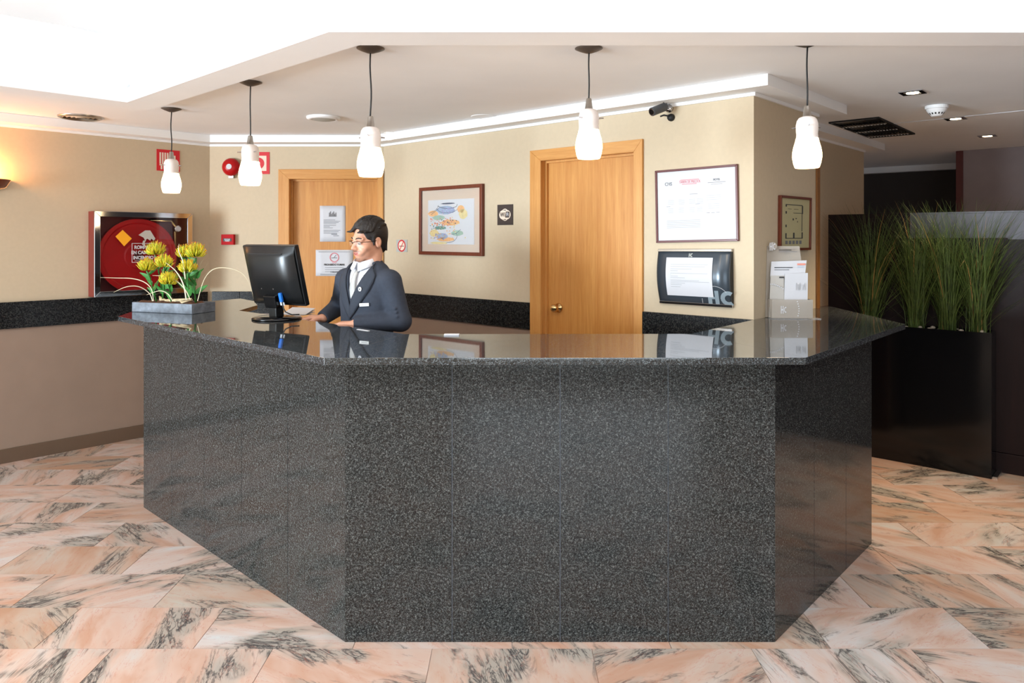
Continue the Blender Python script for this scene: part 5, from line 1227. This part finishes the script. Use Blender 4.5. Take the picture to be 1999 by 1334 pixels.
# tie
kn = MB(); zk = 1.412; yk = front(sh_, 0, 1.40)
rows = []
for z, w2, d_ in ((1.412, .014, .012), (1.402, .018, .018), (1.388, .014, .016), (1.378, .010, .012)): rows.append([(w2*math.cos(a), yk+.006+d_*.5*math.sin(a)+(1.42-z)*.1, z) for a in [2*math.pi*j/12 for j in range(12)]])
to = mk('tie', kn.grid(rows, True, True, True), 'tie', man, smooth=True)
rows = []
for i in range(14):
    z = 1.380-.018*i; w2 = .012+.0018*i; y = front(sh_, 0, max(1.02, z), .008+.006*math.sin(math.pi*min(1, i/6))); rows.append([(-w2, y-.003, z), (-w2*.4, y+.001, z), (w2*.4, y+.001, z), (w2, y-.003, z)])
o = mk('tie_blade', MB().grid(rows), 'tie', to, smooth=True); sd = o.modifiers.new('thick', 'SOLIDIFY'); sd.thickness = .003; sd.offset = 0
# badge, name tag, buttons
yb = front(full_t, -.066, 1.285, .012); mk('lapel_badge', MB().lathe([(.0005, .002), (.008, .0018), (.0115, .0012), (.0118, -.001)], 20, (-.066, yb, 1.285), 'Y', True, True), 'paper', jo)
mk('badge_mark', MB().box(-.071, -.061, yb+.002, yb+.0026, 1.282, 1.288), 'navy', jo)
yn = front(full_t, -.088, 1.205, .003); n_ = mk('name_tag', MB().box(-.026, .026, -.001, .002, -.0085, .0085), 'steel', jo, loc=(-.088, yn+.002, 1.205), rot=(0, .05, math.radians(24)), bevel=.001)
mk('tag_lines', MB().box(-.018, .016, .002, .0024, -.001, .001), 'inkd', n_)
for z in (1.105, .99): mk('button', MB().lathe([(.0005, .003), (.008, .003), (.009, .001), (.009, -.001)], 16, (0, front(full_t, 0, z, .004), z), 'Y', True, True), 'blackm', jo)
tr = SDF((-.22, -.16, .04), (.22, .16, .99), .007); tr.ell((0, -.004, .88), (.165, .112, .12), .03)
for sg in (-1, 1): tr.cap((sg*.085, 0, .84), (sg*.095, .005, .47), .09, .07, .03); tr.cap((sg*.095, .005, .47), (sg*.10, -.015, .09), .07, .056, .02)
V, Q = tr.mesh(); np_mesh('trousers', V, Q, ['suitd'], man)
for sg in (-1, 1):
    s2 = SDF((sg*.105-.07, -.10, -.005), (sg*.105+.07, .20, .12), .005); s2.cap((sg*.10, -.04, .045), (sg*.11, .13, .035), .043, .036, .02); s2.cap((sg*.10, -.03, .05), (sg*.10, -.02, .08), .04, .04, .02)
    s2.F = np.maximum(s2.F, -(s2.ax[2][None, None, :]-.003)); V, Q = s2.mesh(); np_mesh('shoe', V, Q, ['gloss'], man)

# tiny print kept joined
for o in list(bpy.data.objects):
    if o.type == 'MESH' and o.name.split('.')[0] in ('printed_lines', 'bold_lines', 'paint_wash', 'paint_dabs', 'brush_lines', 'dots', 'plan_lines', 'plan_legend', 'lettering_lines', 'emblem', 'small_emblem', 'pictogram', 'crest', 'slots', 'lettering', 'small_print', 'petal_tips', 'inner_petals', 'flower_head', 'red_underline'):
        if o.parent is not None: o['kind'] = 'stuff'
